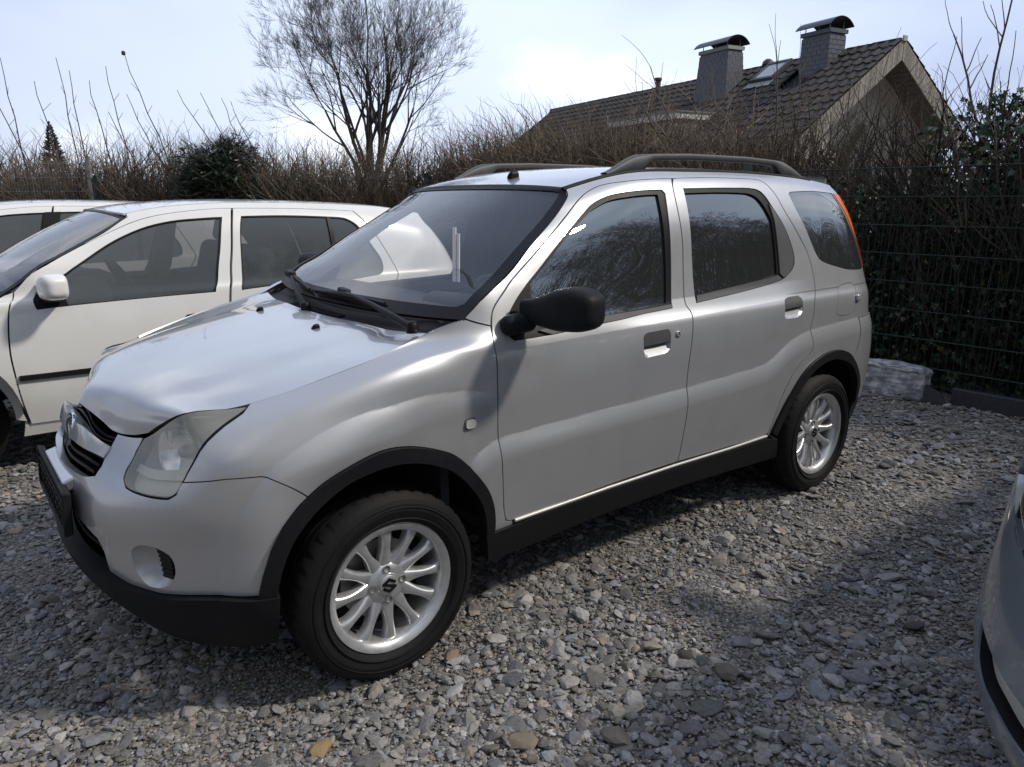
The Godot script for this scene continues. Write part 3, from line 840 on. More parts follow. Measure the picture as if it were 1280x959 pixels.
	mirrored_once("black_border", cut(WS, pg([0, -0.02, 7.05, -0.02, 7.05, 5.85, 6.93, 6.0, 6.72, 6.06, 0, 6.06, 0, 5.82, 6.35, 5.75, 6.62, 5.55, 6.62, 0.62, 6.4, 0.46, 0, 0.42]), [], Vector2(0.25, 0.25), 0.003, 0.012), M.black, screen)

	# --- doors
	for side in 2:
		var mir := side == 1
		var fd_holes := [fwin, handle_loop(0)]
		var fd := part("front_door", side_geo(cut(S, fdoor, fd_holes, fine, 0.0, 0.03, GAP * 0.75), mir), M.silver, car)
		part("window_seal", side_geo(cut(S, shrink(fwin, 0.001, 0.3), [fglass], mid, -0.004, 0.02), mir), M.black, fd)
		part("window", side_geo(cut(S, fglass, [], Vector2(0.2, 0.3), -0.012, 0.0), mir), M.glass_front if mir else M.glass_side, fd)
		part("waist_strip", side_geo(cut(S, pg([9.62, 7.42, 10.031, 7.66, 10.469, 7.80, 10.764, 7.93, 11.165, 8.01, 11.17, 8.13, 10.28, 7.985, 9.717, 7.82, 9.5, 7.66]), [], mid, 0.004, 0.01), mir), M.rail, fd)
		door_handle(S, handle_loop(0), Vector4(10.676, 6.213, 11.038, 6.332), fd, mir)
		var lock := Geo.new()
		var lx := Transform3D(Basis(Vector3(1, 0, 0), S.normal(11.145, 6.558), Vector3.ZERO), S.pos(11.145, 6.558))
		lx.basis.z = lx.basis.x.cross(lx.basis.y)
		lock.lathe([Vector2(0.0125, 0.0), Vector2(0.0125, 0.004), Vector2(0.010, 0.006), Vector2(0.0075, 0.006), Vector2(0.007, 0.003), Vector2(0.0, 0.003)], lx, 20)
		part("lock", side_geo(lock, mir), M.steel, fd)
		var rd := part("rear_door", side_geo(cut(S, rdoor, [rwin, handle_loop(1)], fine, 0.0, 0.03, GAP * 0.75), mir), M.silver, car)
		part("window_seal", side_geo(cut(S, shrink(rwin, 0.001, 0.3), [rglass], mid, -0.004, 0.02), mir), M.black, rd)
		part("window", side_geo(cut(S, rglass, [], Vector2(0.2, 0.3), -0.012, 0.0), mir), M.glass_dark, rd)
		part("waist_strip", side_geo(cut(S, pg([11.535, 8.075, 12.161, 8.2, 12.733, 8.325, 13.07, 8.45, 13.0, 8.58, 12.774, 8.52, 12.186, 8.41, 11.56, 8.29]), [], mid, 0.004, 0.01), mir), M.rail, rd)
		part("corner_trim", side_geo(cut(S, pg([13.065, 10.35, 13.115, 10.2, 13.26, 9.66, 13.335, 9.27, 13.345, 9.0, 13.295, 8.76, 13.16, 8.54, 13.1, 8.5, 13.05, 8.62, 13.075, 9.2, 13.085, 9.9]), [], Vector2(0.08, 0.2), 0.002, 0.01), mir), M.rail, rd)
		door_handle(S, handle_loop(1), Vector4(12.958, 6.835, 13.325, 6.959), rd, mir)
		# inner faces of the doors
		part("door_card", side_geo(cut(S, pg([9.05, 1.9, 13.2, 1.9, 13.4, 7.6, 13.1, 8.1, 11.2, 7.8, 9.7, 7.5, 9.05, 7.0]), [], Vector2(0.4, 0.6), -0.075, 0.0), mir), M.cabin, car)
		part("pillar_lining", side_geo(cut(S, pg([11.17, 7.6, 11.6, 7.6, 11.7, 11.2, 11.36, 11.2]), [], Vector2(0.2, 0.5), -0.05, 0.0), mir), M.lining, car)
		part("pillar_lining", side_geo(cut(S, pg([9.05, 8.3, 9.25, 8.3, 10.5, 11.2, 10.7, 11.4, 10.3, 11.4]), [], Vector2(0.2, 0.5), -0.035, 0.0), mir), M.lining, car)

	# --- body side above and behind the doors
	var body := pg([8.686, 8.289, 9.247, 9.147, 9.581, 9.864, 9.948, 10.71, 10.204, 11.418, 10.24, 11.7, 10.28, 12.0, 12.0, 12.0, 14.0, 12.0, 15.0, 12.0, 16.0, 12.0, 17.0, 12.0, 17.0, 8.0, 17.0, 5.70, 14.745, 5.70, 14.763, 4.863, 14.697, 4.372, 14.581, 3.85, 14.383, 4.227, 14.092, 4.43, 13.774, 4.415, 13.505, 4.165, 13.314, 3.787, 13.124, 3.097, 12.954, 2.417, 12.858, 1.765, 12.82, 1.6])
	body.append_array(pg([12.812, 1.767, 12.864, 2.334, 12.974, 3.139, 13.052, 3.525, 13.113, 3.837, 13.272, 4.274, 13.466, 4.64, 13.505, 4.942, 13.484, 5.562, 13.533, 6.016, 13.579, 7.065, 13.665, 8.122, 13.667, 8.638, 13.627, 9.129, 13.509, 9.548, 13.348, 10.08, 13.24, 10.759, 13.118, 11.246, 13.015, 11.382, 12.605, 11.403, 11.974, 11.413, 11.6, 11.333, 11.209, 11.33, 10.925, 11.402, 10.728, 11.504, 10.587, 11.51, 10.407, 11.319, 10.138, 10.749, 9.699, 9.809, 9.364, 9.118, 9.249, 8.839, 9.106, 8.529, 9.052, 8.351, 9.01, 8.036]))
	body = eased(body)
	for side in 2:
		var mir := side == 1
		var holes := [qglass, tail]
		if not mir: holes.append(fuel)
		var q := part("body_side", side_geo(cut(S, body, holes, fine, 0.0, 0.025, GAP * 0.65), mir), M.silver, car)
		part("quarter_window", side_geo(cut(S, shrink(qglass, 0.006, 0.3), [], mid, -0.002, 0.01), mir), M.glass_dark, q)
		part("quarter_seal", side_geo(cut(S, shrink(qglass, 0.001, 0.3), [shrink(qglass, 0.045, 0.3)], mid, -0.006, 0.01), mir), M.black, q)
		part("quarter_backing", side_geo(cut(S, pg([14.45, 10.9, 14.717, 11.0, 14.745, 10.75, 14.965, 9.8, 15.36, 9.2, 15.6, 8.5, 14.6, 8.52, 14.3, 8.66, 14.9, 8.9]), [], mid, -0.01, 0.0), mir), M.black, q)
		if not mir:
			var flap := part("fuel_flap", cut(S, fuel, [], mid, 0.0, 0.02, GAP * 0.8), M.silver, q)
			var cap := Geo.new()
			cap.soft(S.pos(14.71, 6.85) + S.normal(14.71, 6.85) * 0.006, Vector3(0.034, 0.034, 0.016), 0.0079, Basis.looking_at(-S.normal(14.71, 6.85), Vector3.UP))
			part("finger_knob", cap, M.silver, flap)
		part("tail_light", side_geo(cut(S, tail, [], mid, 0.003, 0.02, 0.004), mir), M.orange, car)
		part("tail_light", side_geo(cut(S, pg([15.45, 9.22, 15.62, 8.6, 15.7, 8.52, 16.8, 8.52, 16.6, 9.22]), [], mid, 0.006, 0.02), mir), M.red, car)
		var sill := side_geo(cut(S, pg([8.81, 1.497, 9.238, 1.562, 9.684, 1.663, 10.28, 1.69, 11.199, 1.66, 12.708, 1.57, 12.999, 1.378, 13.151, 0.199, 12.049, 0.55, 11.261, 0.70, 10.348, 0.68, 9.769, 0.58, 9.424, 0.416, 8.919, 0.34]), [], mid, 0.012, 0.05), mir)
		part("sill_trim", sill, M.trim, car)
		var flange := Geo.new()
		var fl := []
		for k in 21:
			var u := lerpf(9.2, 12.78, k / 20.0)
			fl.append(S.pos(u, look([9.2, 1.68, 10.28, 1.76, 11.2, 1.76, 12.1, 1.68, 12.78, 1.66], u)) + Vector3(0, -0.002, 0.001))
		flange.tube(fl, 0.0065, 10)
		part("sill_flange", side_geo(flange, mir), M.flange, car)
		part("sill_side", side_geo(cut(S, pg([9.1, 0.7, 12.9, 0.7, 12.85, 1.8, 9.1, 1.8]), [], Vector2(0.3, 0.3), -0.014, 0.0), mir), M.silver, car)
		part("wheel_arch_trim", side_geo(cut(S, ring(arf_o, arf_i), [], fine, 0.012, 0.035), mir), M.trim, car)
		part("wheel_arch_trim", side_geo(cut(S, ring(arr_o, arr_i), [], fine, 0.012, 0.035), mir), M.trim, car)
		part("rear_bumper", side_geo(cut(S, pg([14.765, 5.70, 18, 5.70, 18, 1.9, 15.054, 1.9, 15.04, 2.52, 14.86, 3.095, 14.613, 3.774, 14.59, 3.87, 14.71, 4.372, 14.775, 4.863]), [], mid, 0.003, 0.03, 0.004), mir), M.silver, car)
		part("rear_valance", side_geo(cut(S, pg([14.95, 1.89, 18, 1.89, 18, 0.55, 14.97, 0.75]), [], mid, 0.0, 0.03), mir), M.trim, car)
		part("tailgate", side_geo(cut(S, pg([17.01, 5.75, 18, 5.75, 18, 12, 17.01, 12]), [pg([17.15, 8.3, 18, 8.3, 18, 11.4, 17.15, 11.4])], mid, 0.0, 0.02), mir), M.silver, car)
		part("tailgate_window", side_geo(cut(S, pg([17.15, 8.3, 18, 8.3, 18, 11.4, 17.15, 11.4]), [], mid, -0.006, 0.0), mir), M.glass_dark, car)
		# mirror
		var mb := Geo.new()
		var sh := Basis(Vector3.UP, 0.22)
		mirror_shell(mb, Vector3(-0.626, 1.086, 0.912), sh, 1.06)
		var mm := part("door_mirror", side_geo(mb, mir), M.trim, car)
		var foot := Geo.new()
		foot.soft(Vector3(-0.70, 1.035, 0.768), Vector3(0.12, 0.065, 0.06), 0.028, Basis(Vector3.UP, -0.2) * Basis(Vector3.BACK, 0.12))
		part("mirror_foot", side_geo(foot, mir), M.trim, mm)
		var ref := Geo.new()
		ref.soft(Vector3(-0.580, 1.090, 0.915), Vector3(0.004, 0.095, 0.135), 0.002, sh, 1)
		part("mirror_glass", side_geo(ref, mir), M.chrome, mm)

	# --- roof with ditches and rails
	var roof_cols := []
	var roof_u := [10.28, 10.6, 11.0, 11.5, 12.0, 12.6, 13.2, 13.8, 14.4, 15.0, 15.6]
	for w_ in 8:
		var f: float = [0.0, 0.25, 0.45, 0.62, 0.76, 0.87, 0.95, 1.0][w_]
		var col := PackedVector3Array()
		for k in roof_u.size():
			var e: Vector3 = S.raw(roof_u[k], 12.0)
			var crown := look([-0.4, 0.012, -0.2, 0.018, 0.2, 0.024, 1.0, 0.024, 1.5, 0.02], e.x)
			var back := 0.055 * (1.0 - smoothstep(-0.33, 0.15, e.x)) * (1.0 - f * f)
			var tail_out := 0.05 * smoothstep(1.1, 1.5, e.x) * (1.0 - f * f)
			col.append(Vector3(e.x - back + tail_out, e.y + crown * (1.0 - pow(f, 3.0)), (e.z - 0.012) * f))
		roof_cols.append(col)
	var R := sheet_of(roof_cols)
	mirrored_once("roof", cut(R, pg([0, 0, 7, 0, 7, 10, 0, 10]), [], Vector2(0.25, 0.2), 0.003, 0.02, 0.0, 0.3, 1.0 if R.normal(3, 3).y > 0 else -1.0), M.silver, car)
	mirrored_once("headlining", cut(R, pg([0, 0.2, 6.9, 0.2, 6.9, 9.8, 0, 9.8]), [], Vector2(0.5, 0.5), -0.035 if R.normal(3, 3).y > 0 else 0.035, 0.0), M.lining, car)
	for side in 2:
		var mir := side == 1
		var ditch := Geo.new()
		var dl := []
		for k in 26:
			var u := lerpf(10.25, 14.3, k / 25.0)
			dl.append(S.raw(u, 12.0) + Vector3(0, -0.003, -0.006))
		ditch.tube(dl, 0.0105, 8)
		part("roof_trim", side_geo(ditch, mir), M.trim, car)
		var rail := Geo.new()
		rail_shape(rail, S)
		part("roof_rail", side_geo(rail, mir), M.rail, car)
	var aerial := Geo.new()
	aerial.soft(R.pos(1.2, 0.75) + Vector3(0, 0.014, 0), Vector3(0.06, 0.035, 0.03), 0.0149, Basis.IDENTITY, 3, Vector3(0.3, 0.01, 0.4))
	part("aerial_foot", aerial, M.black, car)

	# --- wipers, lying on the glass
	for q in [[Vector3(-1.0, 1.035, 0.63), Vector3(-0.952, 1.075, 0.11), Vector3(-0.968, 1.068, -0.13), Vector3(-0.956, 1.072, 0.40)], [Vector3(-1.03, 1.02, -0.09), Vector3(-0.925, 1.095, -0.44), Vector3(-0.915, 1.100, -0.47), Vector3(-0.968, 1.066, -0.17)]]:
		var arm := Geo.new()
		var mid_p: Vector3 = q[0].lerp(q[1], 0.5) + Vector3(-0.018, 0.022, 0)
		arm.tube([q[0], q[0].lerp(q[1], 0.22) + Vector3(-0.012, 0.012, 0), mid_p, q[1] + Vector3(-0.012, 0.016, 0)], [0.013, 0.012, 0.0085, 0.007], 8)
		arm.lathe([Vector2(0.018, -0.015), Vector2(0.018, 0.012), Vector2(0.011, 0.02), Vector2(0.0, 0.021)], Transform3D(Basis.IDENTITY, q[0]), 14)
		var wp := part("wiper", arm, M.black, car)
		var blade := Geo.new()
		blade.tube([q[2] + Vector3(-0.008, 0.008, 0), q[2].lerp(q[3], 0.5) + Vector3(-0.016, 0.016, 0), q[3] + Vector3(-0.008, 0.008, 0)], [0.006, 0.011, 0.006], 8)
		blade.tube([q[2], q[3]], 0.005, 6)
		blade.soft(q[1] + Vector3(-0.014, 0.016, 0), Vector3(0.03, 0.028, 0.06), 0.009, Basis(Vector3.RIGHT, 0.1))
		part("blade", blade, M.black, wp)

	# --- cabin
	cabin(car, Vector3.ZERO, 0.36, 1.0)
	# --- wheels and the dark wells behind them
	for z in [1.0, -1.0]:
		for x in [-1.18, 1.18]:
			wheel(car, Vector3(x, 0.294, 0.695 * z), z, 0.293, 0.199, 12)
			var well := Geo.new()
			well.lathe([Vector2(0.40, 0.0), Vector2(0.40, 0.36)], Transform3D(Basis(Vector3.RIGHT, PI / 2), Vector3(x, 0.33, 0.37 if z > 0 else -0.73)), 28, PI, TAU)
			well.lathe([Vector2(0.0, 0.0), Vector2(0.41, 0.0)], Transform3D(Basis(Vector3.RIGHT, PI / 2), Vector3(x, 0.33, 0.37 * z)), 28, PI, TAU)
			part("wheel_well", well, M.hole, car)
	var pan := Geo.new()
	pan.box(Vector3(0.02, 0.27, 0), Vector3(1.44, 0.08, 1.36)); pan.box(Vector3(-1.25, 0.27, 0), Vector3(1.0, 0.09, 0.7)); pan.box(Vector3(1.25, 0.32, 0), Vector3(0.95, 0.09, 0.72))
	part("floor_pan", pan, M.hole, car)
	var axle := Geo.new()
	axle.tube([Vector3(1.18, 0.29, -0.6), Vector3(1.18, 0.29, 0.6)], 0.04, 8)
	part("axle", axle, M.hole, car)
	# the folded card standing on the dashboard
	var card := Geo.new()
	card.box(Vector3(-0.742, 1.232, 0.482), Vector3(0.003, 0.178, 0.018), Basis(Vector3.RIGHT, 0.04)); card.box(Vector3(-0.738, 1.222, 0.499), Vector3(0.003, 0.158, 0.014), Basis(Vector3.RIGHT, 0.04))
	var cd := part("price_card", card, M.paper, self)
	cd.set_meta("label", "narrow white folded card standing upright behind the silver car's windscreen"); cd.set_meta("category", "card")

func within(a: PackedVector2Array, b: PackedVector2Array) -> PackedVector2Array:
	var best := PackedVector2Array()
	for e in Geometry2D.intersect_polygons(a, shrink(b, 0.02, 0.3)):
		if e.size() > best.size(): best = e
	return best
func turned(g: Geo) -> Geo:
	var o := Geo.new()
	o.add(g, flipped())
	return o
func side_geo(g: Geo, mir: bool) -> Geo:
	return turned(g) if mir else g
func handle_loop(which: int) -> PackedVector2Array:
	if which == 0: return pg([10.677, 6.659, 10.695, 6.79, 10.74, 6.861, 11.014, 6.879, 11.04, 6.78, 11.051, 6.611, 11.034, 5.961, 11.0, 5.85, 10.944, 5.807, 10.721, 5.784, 10.685, 5.83, 10.673, 5.957])
	return pg([12.988, 7.462, 13.02, 7.66, 13.088, 7.746, 13.28, 7.75, 13.328, 7.55, 13.34, 7.211, 13.315, 6.591, 13.27, 6.4, 13.213, 6.301, 13.015, 6.331, 12.965, 6.38, 12.955, 6.492])
func door_handle(S: Sheet, loop: PackedVector2Array, cutline: Vector4, parent: Node, mir: bool) -> void:
	# a recess with a bright sloping floor, the dark pull above it
	var g := Geo.new()
	var c := Vector2.ZERO
	for q in loop: c += q / loop.size()
	var n := S.normal(c.x, c.y)
	var lo := 1e9; var hi := -1e9
	for q in loop:
		lo = minf(lo, q.y); hi = maxf(hi, q.y)
	var deep := func(q: Vector2) -> Vector3:
		return S.pos(q.x, q.y) - n * (0.004 + 0.034 * smoothstep(lo, hi, q.y))
	var small := shrink(loop, 0.016, 0.3)
	var fan := []
	for q in small: fan.append(g.vert(deep.call(q), (n + Vector3(0, 0.9, 0)).normalized()))
	var o := g.vert(deep.call(c), (n + Vector3(0, 0.9, 0)).normalized())
	for k in small.size(): g.face(o, fan[k], fan[(k + 1) % small.size()])
	var big := loop.duplicate()
	if Geometry2D.is_polygon_clockwise(big): big.reverse()
	for k in big.size():
		var a := big[k]; var b := big[(k + 1) % big.size()]
		var a2 := c + (a - c) * 0.86; var b2 := c + (b - c) * 0.86
		g.flat4(S.pos(a.x, a.y) - n * 0.001, S.pos(b.x, b.y) - n * 0.001, deep.call(b2), deep.call(a2), n)
	var cup := part("handle_recess", side_geo(g, mir), M.silver, parent)
	var upper := PackedVector2Array()
	var bits := Geometry2D.intersect_polygons(shrink(loop, 0.004, 0.3), pg([cutline.x - 0.3, cutline.y, cutline.z + 0.3, cutline.w, cutline.z + 0.3, cutline.w + 3.0, cutline.x - 0.3, cutline.y + 3.0]))
	for e in bits: upper = e
	part("door_handle", side_geo(cut(S, upper, [], Vector2(0.05, 0.1), 0.001, 0.02), mir), M.rail, parent)
func mirror_shell(g: Geo, at: Vector3, b: Basis, wide := 1.0) -> void:
	# housing: a flattened loaf, full and rounded outside, drawn to a wedge towards the door, flat at its back
	var n := 22; var m := 36
	var ids := []
	var pts := []
	for a in n + 1:
		var t := a / float(n)            # 0 at the door, 1 at the outer end
		var tt := sin(clampf((t - 0.55) / 0.45, 0.0, 1.0) * PI * 0.5)
		var z := (lerpf(-0.15, 0.03, t / 0.55) if t < 0.55 else lerpf(0.03, 0.112, tt)) * wide
		var cap := cos(clampf((t - 0.55) / 0.45, 0.0, 1.0) * PI * 0.5)
		cap = pow(maxf(cap, 0.0), 0.55)
		var hy := lerpf(0.036, 0.066, smoothstep(0.0, 0.5, t)) * cap
		var hx := lerpf(0.034, 0.070, smoothstep(0.0, 0.5, t)) * cap
		var up := 0.020 * smoothstep(0.0, 0.6, t) - 0.014
		for s in m:
			var ph := TAU * s / m
			var ex := signf(cos(ph)) * pow(absf(cos(ph)), 0.55); var ey := signf(sin(ph)) * pow(absf(sin(ph)), 0.55)
			if ex > 0: ex *= 0.75
			pts.append(Vector3(ex * hx, ey * hy + up, z))
	for a in n + 1:
		for s in m:
			var p: Vector3 = pts[a * m + s]
			var du: Vector3 = pts[a * m + (s + 1) % m] - pts[a * m + (s - 1 + m) % m]
			var dv: Vector3 = pts[mini(a + 1, n) * m + s] - pts[maxi(a - 1, 0) * m + s]
			var nn := du.cross(dv)
			if nn.length() < 1e-9: nn = Vector3(0, 0, 1)
			nn = nn.normalized()
			if nn.dot(Vector3(p.x, p.y, 0.0)) < 0.0: nn = -nn
			if a == n: nn = Vector3(0, 0, 1)
			ids.append(g.vert(at + b * p, (b * nn).normalized(), Vector2(a, s)))
	for a in n:
		for s in m:
			var k := a * m + s; var k2 := a * m + (s + 1) % m
			g.face(ids[k], ids[k2], ids[k2 + m]); g.face(ids[k], ids[k2 + m], ids[k + m])
func rail_shape(g: Geo, S: Sheet) -> void:
	# one bar swept over the roof edge, swelling into a foot at each end
	var n := 60
	var rings := []
	for k in n + 1:
		var t := k / float(n)
		var x := lerpf(-0.075, 1.29, t)
		var u := lerpf(10.9, 14.4, 0.0)
		var base := look([-0.2, 1.475, -0.08, 1.499, 0.0, 1.508, 0.4, 1.523, 0.8, 1.523, 1.2, 1.508, 1.3, 1.498], x)
		var rise := smoothstep(-0.075, 0.12, x) * (1.0 - smoothstep(1.05, 1.29, x))
		var top := base + 0.006 + 0.060 * pow(rise, 0.8)
		var foot := 1.0 - smoothstep(0.10, 0.19, x) + smoothstep(1.0, 1.09, x)
		var bottom := lerpf(top - 0.026, base - 0.012, clampf(foot, 0.0, 1.0))
		var z := 0.508 - 0.012 * absf(x - 0.6)
		var wid := 0.019
		var loop := []
		var mid := (top + bottom) * 0.5; var hy := (top - bottom) * 0.5
		for s in 14:
			var ph := TAU * s / 14
			loop.append([Vector3(x, mid + hy * signf(sin(ph)) * pow(absf(sin(ph)), 0.6), z + wid * signf(cos(ph)) * pow(absf(cos(ph)), 0.6)), Vector3(0, signf(sin(ph)) * pow(absf(sin(ph)), 1.4), signf(cos(ph)) * pow(absf(cos(ph)), 1.4)).normalized()])
		rings.append(loop)
	for k in n:
		for s in 14:
			var s2 := (s + 1) % 14
			var q := []
			for e in [rings[k][s], rings[k][s2], rings[k + 1][s2], rings[k + 1][s]]: q.append(g.vert(e[0], e[1], Vector2(e[0].x, e[0].y)))
			g.face(q[0], q[1], q[2]); g.face(q[0], q[2], q[3])
func badge(called: String, xf: Transform3D, size: float, parent: Node) -> void:
	var s := PackedVector2Array([Vector2(0.45, 0.13), Vector2(0.0, 0.42), Vector2(-0.42, 0.16), Vector2(0.42, -0.16), Vector2(0.0, -0.42), Vector2(-0.45, -0.13)])
	var fat := Geometry2D.offset_polyline(s, 0.085, Geometry2D.JOIN_MITER, Geometry2D.END_BUTT)
	var g := Geo.new()
	for e in fat:
		var q := PackedVector2Array()
		for k in e: q.append(k * size * 1.5)
		if not Geometry2D.is_polygon_clockwise(e): g.prism(q, size * 0.16, xf)
	var oval := PackedVector2Array(); var inner := PackedVector2Array()
	for k in 28:
		oval.append(Vector2(cos(TAU * k / 28), sin(TAU * k / 28)) * size * 0.95)
		inner.append(Vector2(cos(TAU * k / 28), sin(TAU * k / 28)) * size * 0.86)
	for k in 28:
		var k2 := (k + 1) % 28
		var a := [oval[k], oval[k2], inner[k2], inner[k]]
		g.prism(PackedVector2Array(a), size * 0.13, xf)
	part(called, g, M.chrome, parent)

func wheel(car: Node, at: Vector3, z: float, r: float, rr: float, spokes: int, flat_disc := false) -> void:
	# axis along y, outer face at +y
	var xf := Transform3D(Basis(Vector3.RIGHT, PI / 2), Vector3.ZERO)
	if z < 0: xf = Transform3D(Basis(Vector3.RIGHT, -PI / 2), Vector3.ZERO)
	var place := Transform3D(xf.basis, at)
	var rim := Geo.new()
	rim.lathe([Vector2(rr - 0.022, -0.09), Vector2(rr - 0.026, 0.02), Vector2(rr - 0.022, 0.066), Vector2(rr - 0.018, 0.070), Vector2(rr - 0.003, 0.080), Vector2(rr + 0.002, 0.081), Vector2(rr + 0.005, 0.076), Vector2(rr + 0.005, 0.05)], Transform3D.IDENTITY, 64)
	# hub
	rim.lathe([Vector2(0.068, 0.0), Vector2(0.068, 0.034), Vector2(0.062, 0.042), Vector2(0.036, 0.046), Vector2(0.034, 0.05), Vector2(0.0, 0.051)], Transform3D.IDENTITY, 40)
	for k in spokes:
		var b := Basis(Vector3.UP, TAU * k / spokes)
		spoke(rim, b, rr)
	var o := part("wheel", rim, M.alloy, car, place)
	var back := Geo.new()
	back.lathe([Vector2(rr - 0.02, -0.05), Vector2(0.0, -0.05)], Transform3D.IDENTITY, 32)
	part("wheel_back", back, M.hole, o)
	var disc := Geo.new()
	disc.lathe([Vector2(0.125, -0.03), Vector2(0.125, -0.012), Vector2(0.0, -0.012)], Transform3D.IDENTITY, 40)
	part("brake_disc", disc, M.steel, o)
	var cap := Geo.new()
	cap.lathe([Vector2(0.030, 0.046), Vector2(0.030, 0.053), Vector2(0.027, 0.055), Vector2(0.0, 0.056)], Transform3D.IDENTITY, 28)
	part("hub_cap", cap, M.alloy, o)
	if spokes == 12:
		var s := PackedVector2Array([Vector2(0.45, 0.13), Vector2(0.0, 0.42), Vector2(-0.42, 0.16), Vector2(0.42, -0.16), Vector2(0.0, -0.42), Vector2(-0.45, -0.13)])
		var g := Geo.new()
		for e in Geometry2D.offset_polyline(s, 0.1, Geometry2D.JOIN_MITER, Geometry2D.END_BUTT):
			var q := PackedVector2Array()
			for k in e: q.append(k * 0.045)
			if not Geometry2D.is_polygon_clockwise(e): g.prism(q, 0.002, Transform3D(Basis(Vector3.RIGHT, -PI / 2), Vector3(0, 0.056, 0)))
		part("hub_mark", g, M.black, o)
	for k in 4:
		var nut := Geo.new()
		var a := TAU * k / 4 + PI / 4 + 0.75
		nut.lathe([Vector2(0.0125, 0.047), Vector2(0.0125, 0.0485), Vector2(0.0095, 0.0485), Vector2(0.0095, 0.044), Vector2(0.0, 0.044)], Transform3D(Basis.IDENTITY, Vector3(cos(a) * 0.05, 0, sin(a) * 0.05)), 14)
		part("wheel_nut", nut, M.steel, o)
	var tyre := Geo.new()
	var segs := 160
	var prof := [[rr + 0.0, -0.085], [rr + 0.006, 0.078], [rr + 0.02, 0.088], [rr + 0.045, 0.092], [rr + 0.065, 0.090], [r - 0.018, 0.082], [r - 0.008, 0.075], [r - 0.002, 0.063], [r, 0.047], [r, 0.031], [r - 0.008, 0.030], [r - 0.008, 0.024], [r, 0.023], [r + 0.001, 0.006], [r - 0.008, 0.005], [r - 0.008, -0.003], [r + 0.001, -0.004], [r, -0.022], [r - 0.008, -0.023], [r - 0.008, -0.029], [r, -0.03], [r, -0.046], [r - 0.004, -0.06], [r - 0.03, -0.078], [rr + 0.03, -0.082], [rr, -0.085]]
	prof = prof.slice(1)
	for k in prof.size() - 1:
		var p: Array = prof[k]; var q: Array = prof[k + 1]
		var dn := Vector2(q[0] - p[0], q[1] - p[1])
		var nn := Vector2(-dn.y, dn.x).normalized()
		if k < 8 or k > 20: nn = Vector2((p[0] + q[0]) * 0.5 - (rr + r) * 0.5 + 0.0, ((p[1] + q[1]) * 0.5) * 0.62).normalized()
		var first := tyre.v.size()
		for s in segs + 1:
			var a := TAU * s / segs
			var cutp := 0.0; var cutq := 0.0
			var slot := s % 4 == 0
			if slot and (k >= 5 and k <= 8): 
				cutp = 0.006 if k > 5 else 0.0; cutq = 0.006 if k < 8 else 0.0
			for e in [[p, cutp], [q, cutq]]:
				var rad: float = e[0][0] - e[1]
				tyre.vert(Vector3(rad * cos(a), e[0][1], rad * sin(a)), Vector3(nn.x * cos(a), nn.y, nn.x * sin(a)).normalized(), Vector2(s, k))
		for s in segs:
			var a := first + s * 2
			tyre.face(a, a + 1, a + 3); tyre.face(a, a + 3, a + 2)
	for e in [rr + 0.022, rr + 0.056]:
		tyre.lathe([Vector2(e - 0.002, 0.089), Vector2(e, 0.0945), Vector2(e + 0.002, 0.092)], Transform3D.IDENTITY, 64)
	part("tyre", tyre, M.rubber, o)
func spoke(g: Geo, b: Basis, rr: float) -> void:
	var n := 9
	var rows := []
	for k in n + 1:
		var t := k / float(n)
		var r := lerpf(0.058, rr - 0.016, t)
		var wid := lerpf(0.018, 0.0108, smoothstep(0.0, 0.55, t)) + 0.014 * pow(t, 5.0) + 0.006 * pow(1.0 - t, 5.0)
		var h := 0.040 + 0.022 * sin(t * PI * 0.52) - 0.012 * pow(t, 8.0)
		var row := []
		for e in [[-1.0, -0.034, -0.9, 0.1], [-1.0, -0.006, -0.9, 0.4], [-0.5, 0.0, -0.35, 1.0], [0.0, 0.001, 0.0, 1.0], [0.5, 0.0, 0.35, 1.0], [1.0, -0.006, 0.9, 0.4], [1.0, -0.034, 0.9, 0.1]]:
			row.append([b * Vector3(r, h + e[1], e[0] * wid), b * Vector3(-0.1, e[3], e[2]).normalized()])
		rows.append(row)
	for k in n:
		for s in 6:
			var q := []
			for e in [rows[k][s], rows[k][s + 1], rows[k + 1][s + 1], rows[k + 1][s]]: q.append(g.vert(e[0], e[1]))
			g.face(q[0], q[1], q[2]); g.face(q[0], q[2], q[3])

